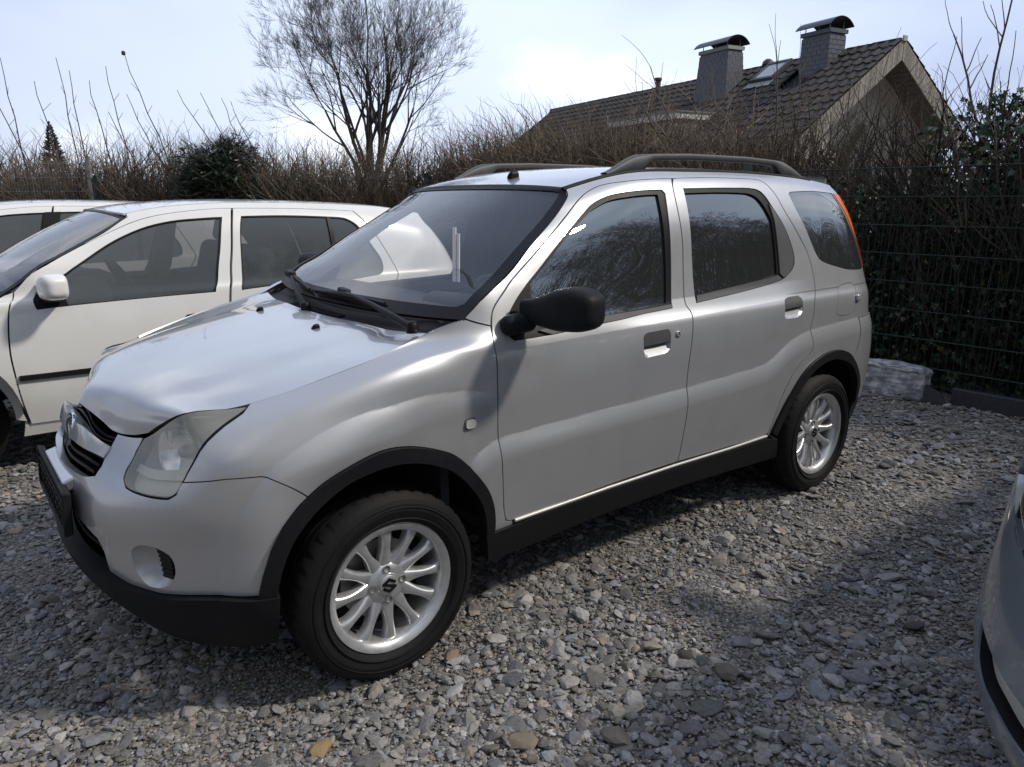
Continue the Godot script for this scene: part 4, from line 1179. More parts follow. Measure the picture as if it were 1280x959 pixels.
func cabin(car: Node, at: Vector3, zs: float, sc: float) -> void:
	# dashboard, wheel, seats, floor
	var g := Geo.new()
	g.soft(at + Vector3(-0.74, 0.93, 0), Vector3(0.42, 0.24, 1.32), 0.08, Basis(Vector3.BACK, 0.05), 4)
	g.soft(at + Vector3(-0.60, 1.015, zs), Vector3(0.24, 0.12, 0.36), 0.055, Basis(Vector3.BACK, -0.12), 4)
	g.soft(at + Vector3(-0.62, 0.99, -zs), Vector3(0.3, 0.10, 0.42), 0.05, Basis(Vector3.BACK, -0.12), 4)
	g.box(at + Vector3(-0.88, 0.99, 0), Vector3(0.24, 0.02, 1.3), Basis(Vector3.BACK, 0.12))
	part("dashboard", g, M.cabin, car)
	var w := Geo.new()
	var wx := Transform3D(Basis(Vector3.BACK, -1.05), at + Vector3(-0.40, 0.97, zs))
	var loop := []
	for k in 33: loop.append(wx * Vector3(0.185 * cos(TAU * k / 32), 0, 0.185 * sin(TAU * k / 32)))
	w.tube(loop, 0.015, 10, false)
	w.soft(wx.origin, Vector3(0.14, 0.05, 0.12), 0.02, wx.basis)
	for a in [0.5, 2.64, 4.71]: w.tube([wx.origin, wx * Vector3(0.18 * sin(a), 0, 0.18 * cos(a))], 0.014, 6)
	w.tube([wx.origin, wx.origin + Vector3(-0.25, -0.14, 0)], 0.035, 8)
	part("steering_wheel", w, M.black, car)
	for z in [zs, -zs]:
		var s := Geo.new()
		s.soft(at + Vector3(0.02, 0.52, z), Vector3(0.54, 0.17, 0.5), 0.07, Basis(Vector3.BACK, 0.1), 4)
		s.soft(at + Vector3(0.30, 0.86, z), Vector3(0.15, 0.66, 0.48), 0.07, Basis(Vector3.BACK, -0.28), 4)
		var st := part("seat", s, M.seat, car)
		var hr := Geo.new()
		hr.soft(at + Vector3(0.425, 1.255, z), Vector3(0.09, 0.16, 0.27), 0.04, Basis(Vector3.BACK, -0.25), 4)
		for o in [-0.06, 0.06]: hr.tube([at + Vector3(0.37, 1.1, z + o), at + Vector3(0.42, 1.25, z + o)], 0.006, 6)
		part("headrest", hr, M.seat, st)
	var b := Geo.new()
	b.soft(at + Vector3(0.92, 0.55, 0), Vector3(0.5, 0.18, 1.22), 0.07, Basis.IDENTITY, 4); b.soft(at + Vector3(1.2, 0.85, 0), Vector3(0.14, 0.58, 1.2), 0.06, Basis(Vector3.BACK, -0.25), 4)
	var bench := part("rear_bench", b, M.seat, car)
	for z in [-0.38, 0.38]:
		var hr := Geo.new()
		hr.soft(at + Vector3(1.31, 1.2, z), Vector3(0.09, 0.14, 0.24), 0.04, Basis(Vector3.BACK, -0.2), 4)
		part("headrest", hr, M.seat, bench)
	var f := Geo.new()
	f.box(at + Vector3(0.3, 0.36, 0), Vector3(2.2, 0.03, 1.36)); f.box(at + Vector3(-0.93, 0.68, 0), Vector3(0.03, 0.62, 1.36)); f.box(at + Vector3(1.6, 0.55, 0), Vector3(0.4, 0.4, 1.2))
	part("cabin_floor", f, M.cabin, car)
	var m := Geo.new()
	m.soft(at + Vector3(-0.34, 1.36, 0), Vector3(0.03, 0.06, 0.22), 0.014, Basis(Vector3.UP, 0.3), 3)
	m.tube([at + Vector3(-0.34, 1.36, 0), at + Vector3(-0.36, 1.43, 0)], 0.008, 6)
	part("rear_view_mirror", m, M.black, car)

# ---------------------------------------------------------------- the other cars
func hatch_skin() -> Dictionary:
	return {
		"xs": [-1.45, -1.20, -0.95, -0.70, -0.3, 0.1, 0.5, 0.9, 1.3, 1.6],
		"yf": [0.18, 0.26, 0.36, 0.46, 0.55, 0.62, 0.68, 0.73, 0.77],
		"ys": [0.19, 0.28, 0.40, 0.52, 0.64, 0.75, 0.84, 0.905, 0.95, 1.08],
		"xf": [-2.02, -2.08, -2.10, -2.10, -2.08, -2.06, -2.03, -2.0, -1.96],
		"w": [0.80, 0.83, 0.858, 0.867, 0.867, 0.863, 0.855, 0.846, 0.828, 0.79, 0.738, 0.685, 0.625],
		"xr": [1.98, 2.03, 2.05, 2.05, 2.04, 2.0, 1.98, 1.96, 1.95, 1.87, 1.76, 1.66, 1.60],
		"nf": 2.3, "nr": 3.0, "mid": 0.1, "taper": 0.03,
		"yg": [-0.95, 1.08, -0.7, 1.2, -0.45, 1.30, -0.2, 1.36, 0.1, 1.387, 0.5, 1.392, 0.9, 1.382, 1.3, 1.36, 1.6, 1.315],
		"fix": {8: [[0, -1.96, 0.77, 0.0], [1, -1.95, 0.77, 0.18], [2, -1.93, 0.775, 0.34], [3, -1.88, 0.785, 0.5], [4, -1.78, 0.80, 0.62], [5, -1.63, 0.825, 0.70], [6, -1.45, 0.85, 0.735], [7, -1.20, 0.885, 0.76], [8, -0.95, 0.93, 0.78], [9, -0.7, 0.955, 0.815]]}}

func arc_line(cx: float, cy: float, r: float, S: Sheet) -> PackedVector2Array:
	# a wheel opening in the skin's own coordinates, from its front foot over the top to its rear foot
	var out := PackedVector2Array()
	for k in 25:
		var a := lerpf(PI + 0.35, -0.35, k / 24.0)
		var want := Vector2(cx + r * cos(a), cy + r * sin(a))
		var q := Vector2(9.0, 3.0)
		for it in 40:
			var p := S.raw(q.x, q.y)
			var pu := (S.raw(q.x + 0.02, q.y) - S.raw(q.x - 0.02, q.y)) / 0.04; var pv := (S.raw(q.x, q.y + 0.02) - S.raw(q.x, q.y - 0.02)) / 0.04
			var det := pu.x * pv.y - pu.y * pv.x
			if absf(det) < 1e-6: break
			var e := want - Vector2(p.x, p.y)
			q += Vector2((e.x * pv.y - e.y * pv.x) / det, (pu.x * e.y - pu.y * e.x) / det) * 0.8
			q = q.clamp(Vector2(4.0, 0.0), Vector2(16.5, 8.0))
		out.append(q)
	return out

func hatchback(label: String, d: Dictionary, at: Vector3, paint: Material, opt: Dictionary) -> Node3D:
	var S := sheet_grid(d)
	var car := thing("parked_car", label, "car", at)
	var fine := Vector2(0.12, 0.16); var mid := Vector2(0.2, 0.3)
	var full: bool = opt.get("full", true)
	var arc_f := arc_line(opt.front, 0.31, 0.335, S); var arc_r := arc_line(1.2555, 0.31, 0.345, S)
	var a_n := arc_f.size() - 1
	var fdoor := eased(pg([8.259, 8.143, 8.6, 8.62, 9.0, 9.25, 9.4, 10.05, 9.8, 10.75, 10.2, 11.12, 10.7, 11.27, 11.44, 11.30, 11.32, 9.585, 11.221, 8.392, 11.134, 5.592, 11.08, 3.0, 11.04, 0.82, 9.5, 0.80, 8.172, 0.85, 8.06, 2.147, 8.019, 3.15, 7.999, 4.112, 8.042, 5.357, 8.119, 6.61]))
	var fwin := eased(pg([9.146, 8.661, 9.674, 9.816, 10.126, 10.454, 10.538, 10.68, 10.955, 10.69, 11.271, 10.679, 11.176, 9.6, 11.055, 8.422, 10.966, 6.672, 9.896, 6.571, 8.983, 6.409, 8.607, 6.317, 8.569, 7.217, 8.659, 8.009]))
	var rdoor := eased(pg([11.47, 11.30, 12.2, 11.28, 12.9, 11.25, 13.42, 11.2, 13.611, 10.162, 13.781, 9.348, 13.928, 8.534, 14.017, 7.894, 14.006, 6.81, 13.78, 5.3, 13.3, 4.1, 13.05, 2.7, 12.95, 0.82, 11.07, 0.82, 11.11, 3.0, 11.164, 5.592, 11.251, 8.392, 11.35, 9.585]))
	var rwin := eased(pg([11.55, 10.705, 12.212, 10.734, 12.932, 10.68, 13.22, 10.62, 13.33, 10.45, 13.412, 10.231, 13.477, 9.918, 13.652, 9.058, 13.755, 8.491, 13.745, 7.91, 13.642, 7.25, 13.3, 6.98, 13.12, 6.92, 12.028, 6.88, 11.341, 6.66, 11.422, 9.012]))
	var wing := pg([6.2, 7.96, 7.0, 7.96, 7.6, 7.98, 7.998, 8.058, 8.235, 8.143, 8.095, 6.61, 8.018, 5.357, 7.975, 4.112, 7.995, 3.15, 8.036, 2.147, 8.12, 1.0])
	for k in range(a_n, -1, -1):
		if arc_f[k].x < 8.1 and arc_f[k].x > 6.0 and arc_f[k].y > 1.0: wing.append(arc_f[k])
	if arc_f[a_n / 2].x < 6.0: wing.append(Vector2(6.0, 4.6))
	wing.append_array(pg([5.4, 5.2, 5.0, 5.6, 5.0, 7.0, 5.6, 7.6]))
	both("front_wing", cut(S, eased(wing), [], fine, 0.0, 0.02, 0.004), paint, car)
	var bumper := pg([0, 0.3, 3.2, 0.3, 4.7, 0.5])
	for k in a_n + 1:
		if arc_f[k].x < 6.2 and arc_f[k].y > 0.6 and k < a_n / 2 + 3: bumper.append(arc_f[k])
	bumper.append_array(pg([5.4, 5.15, 4.95, 5.5, 4.4, 5.0, 3.6, 4.5, 2.4, 4.6, 2.2, 6.0, 2.2, 7.9, 0, 7.9]))
	var holes := []
	if opt.has("fog"): holes.append(opt.fog)
	mirrored_once("front_bumper", cut(S, bumper, holes, fine, 0.0, 0.02), paint, car)
	if opt.has("fog"):
		both("fog_lamp_recess", cut(S, shrink(opt.fog, 0.006, 0.3), [], Vector2(0.05, 0.05), -0.045, -0.04), M.trim, car)
		for q in both("fog_lamp", cut(S, shrink(opt.fog, 0.05, 0.3), [], Vector2(0.06, 0.06), -0.028, 0.0), M.lamp_white, car):
			q.set_meta("label", "clear fog lamp in its dark recess")
	mirrored_once("valance", cut(S, pg([0, 0.32, 3.2, 0.32, 4.7, 0.5, 4.9, 0.0, 0, 0.0]), [], mid, -0.01, 0.02), M.trim, car)
	var lamp := eased(pg([2.25, 7.9, 4.0, 7.92, 5.5, 7.62, 4.98, 7.0, 4.98, 5.6, 4.55, 5.25, 4.226, 4.85, 3.6, 4.62, 2.5, 4.7, 2.25, 6.0]))
	if opt.has("lamp"): lamp = eased(opt.lamp)
	var lamps := both("headlight", cut(S, shrink(lamp, 0.004, 0.3), [], mid, -0.06, -0.055), M.lamp_white, car)
	for k in 2:
		part("lens", side_geo(cut(S, shrink(lamp, 0.008, 0.3), [], fine, 0.0, 0.0), k == 1), M.glass_front, lamps[k])
		part("seal", side_geo(cut(S, lamp, [shrink(lamp, 0.022, 0.3)], fine, -0.003, 0.02), k == 1), M.black, lamps[k])
		var cup := Geo.new()
		cup.lathe([Vector2(0.012, -0.03), Vector2(0.045, -0.02), Vector2(0.062, 0.004), Vector2(0.07, 0.024)], Transform3D(Basis(Vector3(0.35, 0, 0.94).normalized(), Vector3(-0.94, 0.12, 0.35).normalized(), Vector3(0, 1, 0)).orthonormalized(), S.pos(3.9, 6.3) + Vector3(0.05, 0, -0.02)), 28)
		part("reflector", side_geo(cup, k == 1), M.chrome, lamps[k])
	# bonnet
	var cols := []
	for s in 7:
		var f := s / 6.0
		var col := PackedVector3Array()
		for k in 7:
			var t := k / 6.0
			var e := S.raw(lerpf(3.0, 8.0, t), 8.0)
			if k == 0: e = S.raw(3.0, 8.0)
			var c := Vector3(lerpf(-1.965, -1.02, pow(t, 1.15)), 0.775 + 0.2 * sin(t * PI * 0.5) , 0)
			var p := Vector3(lerpf(c.x, e.x, f * f), lerpf(c.y, e.y + 0.002, pow(f, 2.4)), e.z * f)
			if k == 0: p = S.raw(f * 3.0, 8.0)
			col.append(p)
		cols.append(col)
	mirrored_once("bonnet", cut(sheet_of(cols), pg([0, 0.03, 5.96, 0.03, 5.96, 5.96, 0, 5.96]), [], mid, 0.0, 0.02), paint, car)
	# windscreen
	var pillar := [Vector2(7.9, 8.0), Vector2(8.35, 8.36), Vector2(8.783, 8.9), Vector2(9.1, 9.5), Vector2(9.45, 10.3), Vector2(9.75, 11.0), Vector2(10.0, 11.6)]
	var wc := []
	var e0 := S.raw(pillar[0].x, pillar[0].y); var e1 := S.raw(pillar[6].x, pillar[6].y)
	for s in 8:
		var f := s / 7.0
		var col := PackedVector3Array()
		for k in 7:
			var e := S.raw(pillar[k].x, pillar[k].y) + Vector3(0.004, 0, -0.003)
			var t := (e.y - e0.y) / (e1.y - e0.y)
			var c := Vector3(lerpf(e0.x - 0.16, e1.x - 0.05, t) - 0.02 * sin(t * PI), lerpf(e0.y - 0.01, e1.y + 0.035, t) + 0.025 * sin(t * PI), 0)
			col.append(Vector3(lerpf(c.x, e.x, pow(f, 2.2)), lerpf(c.y, e.y, pow(f, 2.6)), e.z * f))
		wc.append(col)
	var W := sheet_of(wc)
	var screen := mirrored_once("windscreen", cut(W, pg([0, 0, 7, 0, 7, 6, 0, 6]), [], Vector2(0.4, 0.4), 0.0, 0.0), M.glass_front, car)
	mirrored_once("black_border", cut(W, pg([0, -0.03, 7.05, -0.03, 7.05, 6.04, 0, 6.04, 0, 5.85, 6.6, 5.8, 6.72, 5.6, 6.72, 0.5, 6.5, 0.35, 0, 0.35]), [], Vector2(0.4, 0.4), 0.003, 0.01), M.black, screen)
	# roof
	var rc := []
	var ru := [9.98, 10.4, 11.0, 11.6, 12.2, 12.8, 13.4, 14.0, 14.6, 15.0]
	for f: float in [0.0, 0.25, 0.45, 0.62, 0.76, 0.87, 0.95, 1.0]:
		var col := PackedVector3Array()
		for k in ru.size():
			var e := S.raw(ru[k], 12.0)
			var back := 0.06 * (1.0 - smoothstep(-0.35, 0.1, e.x)) * (1.0 - f * f)
			col.append(Vector3(e.x - back + 0.06 * smoothstep(1.1, 1.6, e.x) * (1.0 - f * f), e.y + opt.get("crown", 0.018) * (1.0 - pow(f, 2.4)), (e.z + 0.003) * f))
		rc.append(col)
	var R := sheet_of(rc)
	mirrored_once("roof", cut(R, pg([0, 0, 7, 0, 7, 9, 0, 9]), [], Vector2(0.25, 0.25), 0.002, 0.012), paint, car)
	mirrored_once("headlining", cut(R, pg([0, 0.2, 6.8, 0.2, 6.8, 8.8, 0, 8.8]), [], Vector2(0.5, 0.5), -0.03, 0.0), M.lining, car)
	# flanks
	var body := pg([7.99, 8.07, 8.35, 8.36, 8.783, 8.9, 9.1, 9.5, 9.45, 10.3, 9.75, 11.0, 9.98, 11.55, 10.02, 12.0, 12.0, 12.0, 14.0, 12.0, 15.0, 12.0, 16.0, 12.0, 17.0, 12.0, 17.0, 8.0, 17.0, 4.2, 15.2, 4.2, 14.9, 3.2])
	for k in range(a_n, -1, -1):
		if arc_r[k].y > 0.7 and arc_r[k].x > 13.05: body.append(arc_r[k])
	body.append_array(pg([13.075, 2.7, 13.32, 4.08, 13.80, 5.28, 14.03, 6.81, 14.04, 7.894, 13.95, 8.534, 13.80, 9.348, 13.635, 10.162, 13.44, 11.23, 12.9, 11.28, 12.2, 11.31, 11.45, 11.33, 10.7, 11.30, 10.19, 11.15, 9.785, 10.78, 9.385, 10.08, 8.985, 9.28, 8.585, 8.65, 8.25, 8.17]))
	for side in 2:
		var mir := side == 1
		var fd := part("front_door", side_geo(cut(S, fdoor, [fwin], fine, 0.0, 0.025, 0.003), mir), paint, car)
		var glass := shrink(fwin, 0.022, 0.3)
		part("window_seal", side_geo(cut(S, shrink(fwin, 0.001, 0.3), [glass], fine, -0.003, 0.015), mir), M.black, fd)
		part("window", side_geo(cut(S, glass, [], Vector2(0.3, 0.4), -0.01, 0.0), mir), M.glass_car, fd)
		part("mirror_base", side_geo(cut(S, eased(pg([8.625, 6.33, 8.587, 7.2, 8.68, 8.0, 9.02, 8.38, 9.1, 6.44])), [], fine, 0.001, 0.01), mir), M.trim, fd)
		if opt.get("strip", true):
			part("rub_strip", side_geo(cut(S, pg([8.075, 3.13, 8.063, 2.92, 9.233, 2.894, 11.06, 2.9, 11.07, 3.12, 9.241, 3.112]), [], Vector2(0.15, 0.07), 0.014, 0.02), mir), M.trim, fd)
			part("rub_strip", side_geo(cut(S, pg([11.13, 3.12, 11.12, 2.9, 13.0, 2.9, 13.02, 3.1]), [], Vector2(0.15, 0.07), 0.014, 0.02), mir), M.trim, car)
		var hp := Geo.new()
		var n := S.normal(10.75, 5.2)
		var bar := []
		for k in 7:
			var u := lerpf(10.52, 10.89, k / 6.0)
			bar.append(S.pos(u, 5.12 + 0.06 * k / 6.0) + n * (0.006 + 0.024 * sin(clampf(k / 6.0 * 1.1, 0, 1) * PI)))
		hp.tube(bar, [0.010, 0.012, 0.0125, 0.0125, 0.0125, 0.012, 0.010], 10)
		var dark_handle: bool = opt.get("black_handle", true)
		part("door_handle", side_geo(hp, mir), M.trim if dark_handle else paint, fd)
		var dish := PackedVector2Array()
		for k in 24: dish.append(Vector2(10.74 + 0.13 * cos(TAU * k / 24), 5.22 + 0.42 * sin(TAU * k / 24)))
		part("handle_dish", side_geo(cut(S, dish, [], Vector2(0.05, 0.1), 0.0015, 0.0), mir), M.dish, fd)
		var rd := part("rear_door", side_geo(cut(S, rdoor, [rwin], fine, 0.0, 0.025, 0.003), mir), paint, car)
		var rgl := shrink(rwin, 0.02, 0.3)
		part("window_seal", side_geo(cut(S, shrink(rwin, 0.001, 0.3), [rgl], fine, -0.003, 0.015), mir), M.black, rd)
		part("window", side_geo(cut(S, rgl, [], Vector2(0.3, 0.4), -0.01, 0.0), mir), M.glass_car, rd)
		part("window_bar", side_geo(cut(S, pg([12.93, 10.68, 12.99, 10.68, 12.985, 9.1, 12.93, 6.95, 12.87, 6.95, 12.915, 9.1]), [], fine, 0.0, 0.012), mir), M.black, rd)
		if dark_handle:
			var hp2 := Geo.new()
			hp2.add(hp, Transform3D(Basis(), S.pos(13.2, 5.4) - S.pos(10.75, 5.2)))
			part("door_handle", side_geo(hp2, mir), M.trim, rd)
		if opt.get("black_pillar", false):
			part("pillar_cover", side_geo(cut(S, pg([10.96, 6.68, 11.34, 6.68, 11.43, 9.0, 11.56, 10.7, 11.27, 10.69, 11.17, 9.6, 11.05, 8.42]), [], fine, 0.004, 0.01), mir), M.black, car)
		part("door_card", side_geo(cut(S, pg([8.2, 1.0, 13.0, 1.0, 13.6, 6.6, 11.0, 6.5, 8.4, 6.2]), [], Vector2(0.5, 0.8), -0.075, 0.0), mir), M.cabin, car)
		part("pillar_lining", side_geo(cut(S, pg([10.99, 6.4, 11.32, 6.4, 11.54, 10.9, 11.26, 10.9]), [], Vector2(0.2, 0.5), -0.05, 0.0), mir), M.lining, car)
		part("body_side", side_geo(cut(S, eased(body), [], fine, 0.0, 0.02, 0.002), mir), paint, car)
		part("rear_bumper", side_geo(cut(S, pg([14.96, 3.2, 15.22, 4.18, 18, 4.18, 18, 0.3, 14.7, 0.5, 14.85, 2.0]), [], mid, 0.004, 0.03), mir), paint, car)
		part("tailgate", side_geo(cut(S, pg([17.01, 4.2, 18, 4.2, 18, 12, 17.01, 12]), [pg([17.15, 8, 18, 8, 18, 11.3, 17.15, 11.3])], mid, 0.0, 0.02), mir), paint, car)
		part("tailgate_window", side_geo(cut(S, pg([17.15, 8, 18, 8, 18, 11.3, 17.15, 11.3]), [], mid, -0.006, 0.0), mir), M.glass_dark, car)
		part("tail_light", side_geo(cut(S, pg([16.3, 4.9, 16.95, 4.9, 16.95, 7.6, 16.4, 7.6]), [], mid, 0.004, 0.02), mir), M.red, car)
		part("sill", side_geo(cut(S, pg([8.05, 0.78, 13.0, 0.78, 13.0, 0.05, 8.0, 0.05]), [], mid, -0.006, 0.03), mir), M.sill, car)
		# mirror
		var mb := Geo.new()
		mirror_shell(mb, Vector3(-0.735, 0.98, 0.945), Basis(Vector3.UP, 0.2), 0.95)
		var mm := part("door_mirror", side_geo(mb, mir), paint, car)
		var foot := Geo.new()
		foot.soft(Vector3(-0.73, 0.93, 0.875), Vector3(0.10, 0.05, 0.14), 0.024, Basis(Vector3.UP, -0.2), 3)
		part("mirror_foot", side_geo(foot, mir), M.trim, mm)
		for x in [opt.front, 1.2555]:
			var well := Geo.new()
			well.lathe([Vector2(0.37, 0.0), Vector2(0.37, 0.36)], Transform3D(Basis(Vector3.RIGHT, PI / 2), Vector3(x, 0.33, 0.80 if side == 0 else -0.44)), 24, PI, TAU)
			well.lathe([Vector2(0.0, 0.0), Vector2(0.37, 0.0)], Transform3D(Basis(Vector3.RIGHT, PI / 2), Vector3(x, 0.33, 0.44 if side == 0 else -0.44)), 24, PI, TAU)
			part("wheel_well", well, M.hole, car)
			wheel(car, Vector3(x, 0.305, 0.765 if side == 0 else -0.765), 1.0 if side == 0 else -1.0, 0.308, 0.195, 9)
	var pan := Geo.new()
	pan.box(Vector3(0.0, 0.24, 0), Vector3(1.6, 0.08, 1.5))
	part("floor_pan", pan, M.hole, car)
	cabin(car, Vector3(0.12, -0.06, 0), 0.37, 1.0)
	return car

func make_other_cars() -> void:
	M.glass_car = pane(Color(0.14, 0.155, 0.155), 0.36)
	M.glass_car.metallic = 0.35; M.glass_car.metallic_specular = 0.6
	M.dish = M.white
	M.sill = M.white
	hatchback("white hatchback with black rubbing strips nearest behind the silver car", hatch_skin(), Vector3(-0.895, 0, -2.765), M.white, {"front": -1.31})
	var d2 := hatch_skin()
	hatchback("white car with black door pillars farthest from the camera, before the railing", d2, Vector3(-1.5, 0.0, -5.35), M.white, {"front": -1.2555, "black_pillar": true, "black_handle": false, "strip": false})
	var d := hatch_skin()
	d.yf = [0.17, 0.24, 0.33, 0.43, 0.52, 0.60, 0.67, 0.73, 0.78]
	d.ys = [0.19, 0.28, 0.40, 0.52, 0.64, 0.76, 0.86, 0.93, 0.97, 1.08]
	d.xf = [-2.03, -2.09, -2.10, -2.09, -2.07, -2.05, -2.03, -2.0, -1.96]
	d.w = [0.80, 0.84, 0.865, 0.862, 0.850, 0.838, 0.825, 0.81, 0.78, 0.75, 0.705, 0.66, 0.60]
	d.nf = 2.2
	d.yg = [-0.95, 1.0, -0.7, 1.08, -0.45, 1.16, -0.2, 1.22, 0.1, 1.26, 0.5, 1.28, 0.9, 1.27, 1.3, 1.22, 1.6, 1.15]  # unseen roof line shaped low to shrink the shadow this car casts
	d.fix = {8: [[0, -1.96, 0.78, 0.0], [1, -1.95, 0.785, 0.18], [2, -1.92, 0.795, 0.34], [3, -1.87, 0.81, 0.48], [4, -1.77, 0.835, 0.58], [5, -1.63, 0.86, 0.65], [6, -1.45, 0.89, 0.69], [7, -1.20, 0.925, 0.715], [8, -0.95, 0.96, 0.74], [9, -0.7, 0.975, 0.775]]}
	M.dish = M.grey; M.sill = M.grey
	hatchback("blue-grey car whose front corner shows at the right edge of the picture", d, Vector3(1.4, 0, 2.79), M.grey, {"front": -0.95, "black_handle": false, "strip": false,
		"lamp": pg([2.25, 7.6, 3.2, 7.7, 4.2, 7.7, 4.75, 7.1, 4.60, 6.4, 4.448, 5.639, 4.411, 4.997, 4.226, 4.727, 3.793, 4.619, 3.0, 4.7, 2.4, 5.2]),
		"fog": eased(pg([4.374, 2.70, 4.265, 1.988, 4.027, 1.718, 3.624, 1.668, 3.09, 1.529, 2.6, 1.6, 2.9, 2.3, 3.381, 2.45, 4.0, 2.6]))})

# ---------------------------------------------------------------- ground and house
func make_ground() -> void:
	var g := Geo.new()
	var f := FastNoiseLite.new()
	f.frequency = 0.9; f.fractal_octaves = 4; f.seed = 4
	var xs := PackedFloat32Array(); var zs := PackedFloat32Array()
	for e in [-400.0, -150.0, -60.0, -25.0, -12.0, -7.0]: xs.append(e); zs.append(e)
	for k in 170: xs.append(-4.5 + k * 0.05)
	for k in 170: zs.append(-4.5 + k * 0.05)
	for e in [5.5, 8.0, 14.0, 30.0, 80.0, 180.0, 400.0]: xs.append(e); zs.append(e)
	var h := func(x: float, z: float) -> float: return 0.009 * f.get_noise_2d(x * 1.4, z * 1.4) + 0.006 * f.get_noise_2d(x * 6.0, z * 6.0) - 0.004
	for a in xs.size():
		for b in zs.size():
			var x := xs[a]; var z := zs[b]
			var e := 0.02
			var inner := absf(x) < 5.0 and absf(z) < 5.0
			var y: float = h.call(x, z) if inner else -0.004
			var n := Vector3(-(h.call(x + e, z) - h.call(x - e, z)) / (2 * e), 1, -(h.call(x, z + e) - h.call(x, z - e)) / (2 * e)).normalized() if inner else Vector3.UP
			g.vert(Vector3(x, y, z), n, Vector2(x, z))
	for a in xs.size() - 1:
		for b in zs.size() - 1:
			var k := a * zs.size() + b
			g.face(k, k + 1, k + zs.size() + 1); g.face(k, k + zs.size() + 1, k + zs.size())
	var m := plain(Color(1, 1, 1), 0.95)
	textured(m, grain(1024, 0.035, 5, 31, [[0.0, lin(0.05, 0.043, 0.036)], [0.38, lin(0.10, 0.087, 0.074)], [0.5, lin(0.155, 0.139, 0.121)], [0.62, lin(0.225, 0.208, 0.188)], [1.0, lin(0.38, 0.36, 0.335)]]), 1.25, true)
	bumped(m, grain(1024, 0.045, 4, 32, [], 9.0), 1.0)
	setting("ground", g, m)

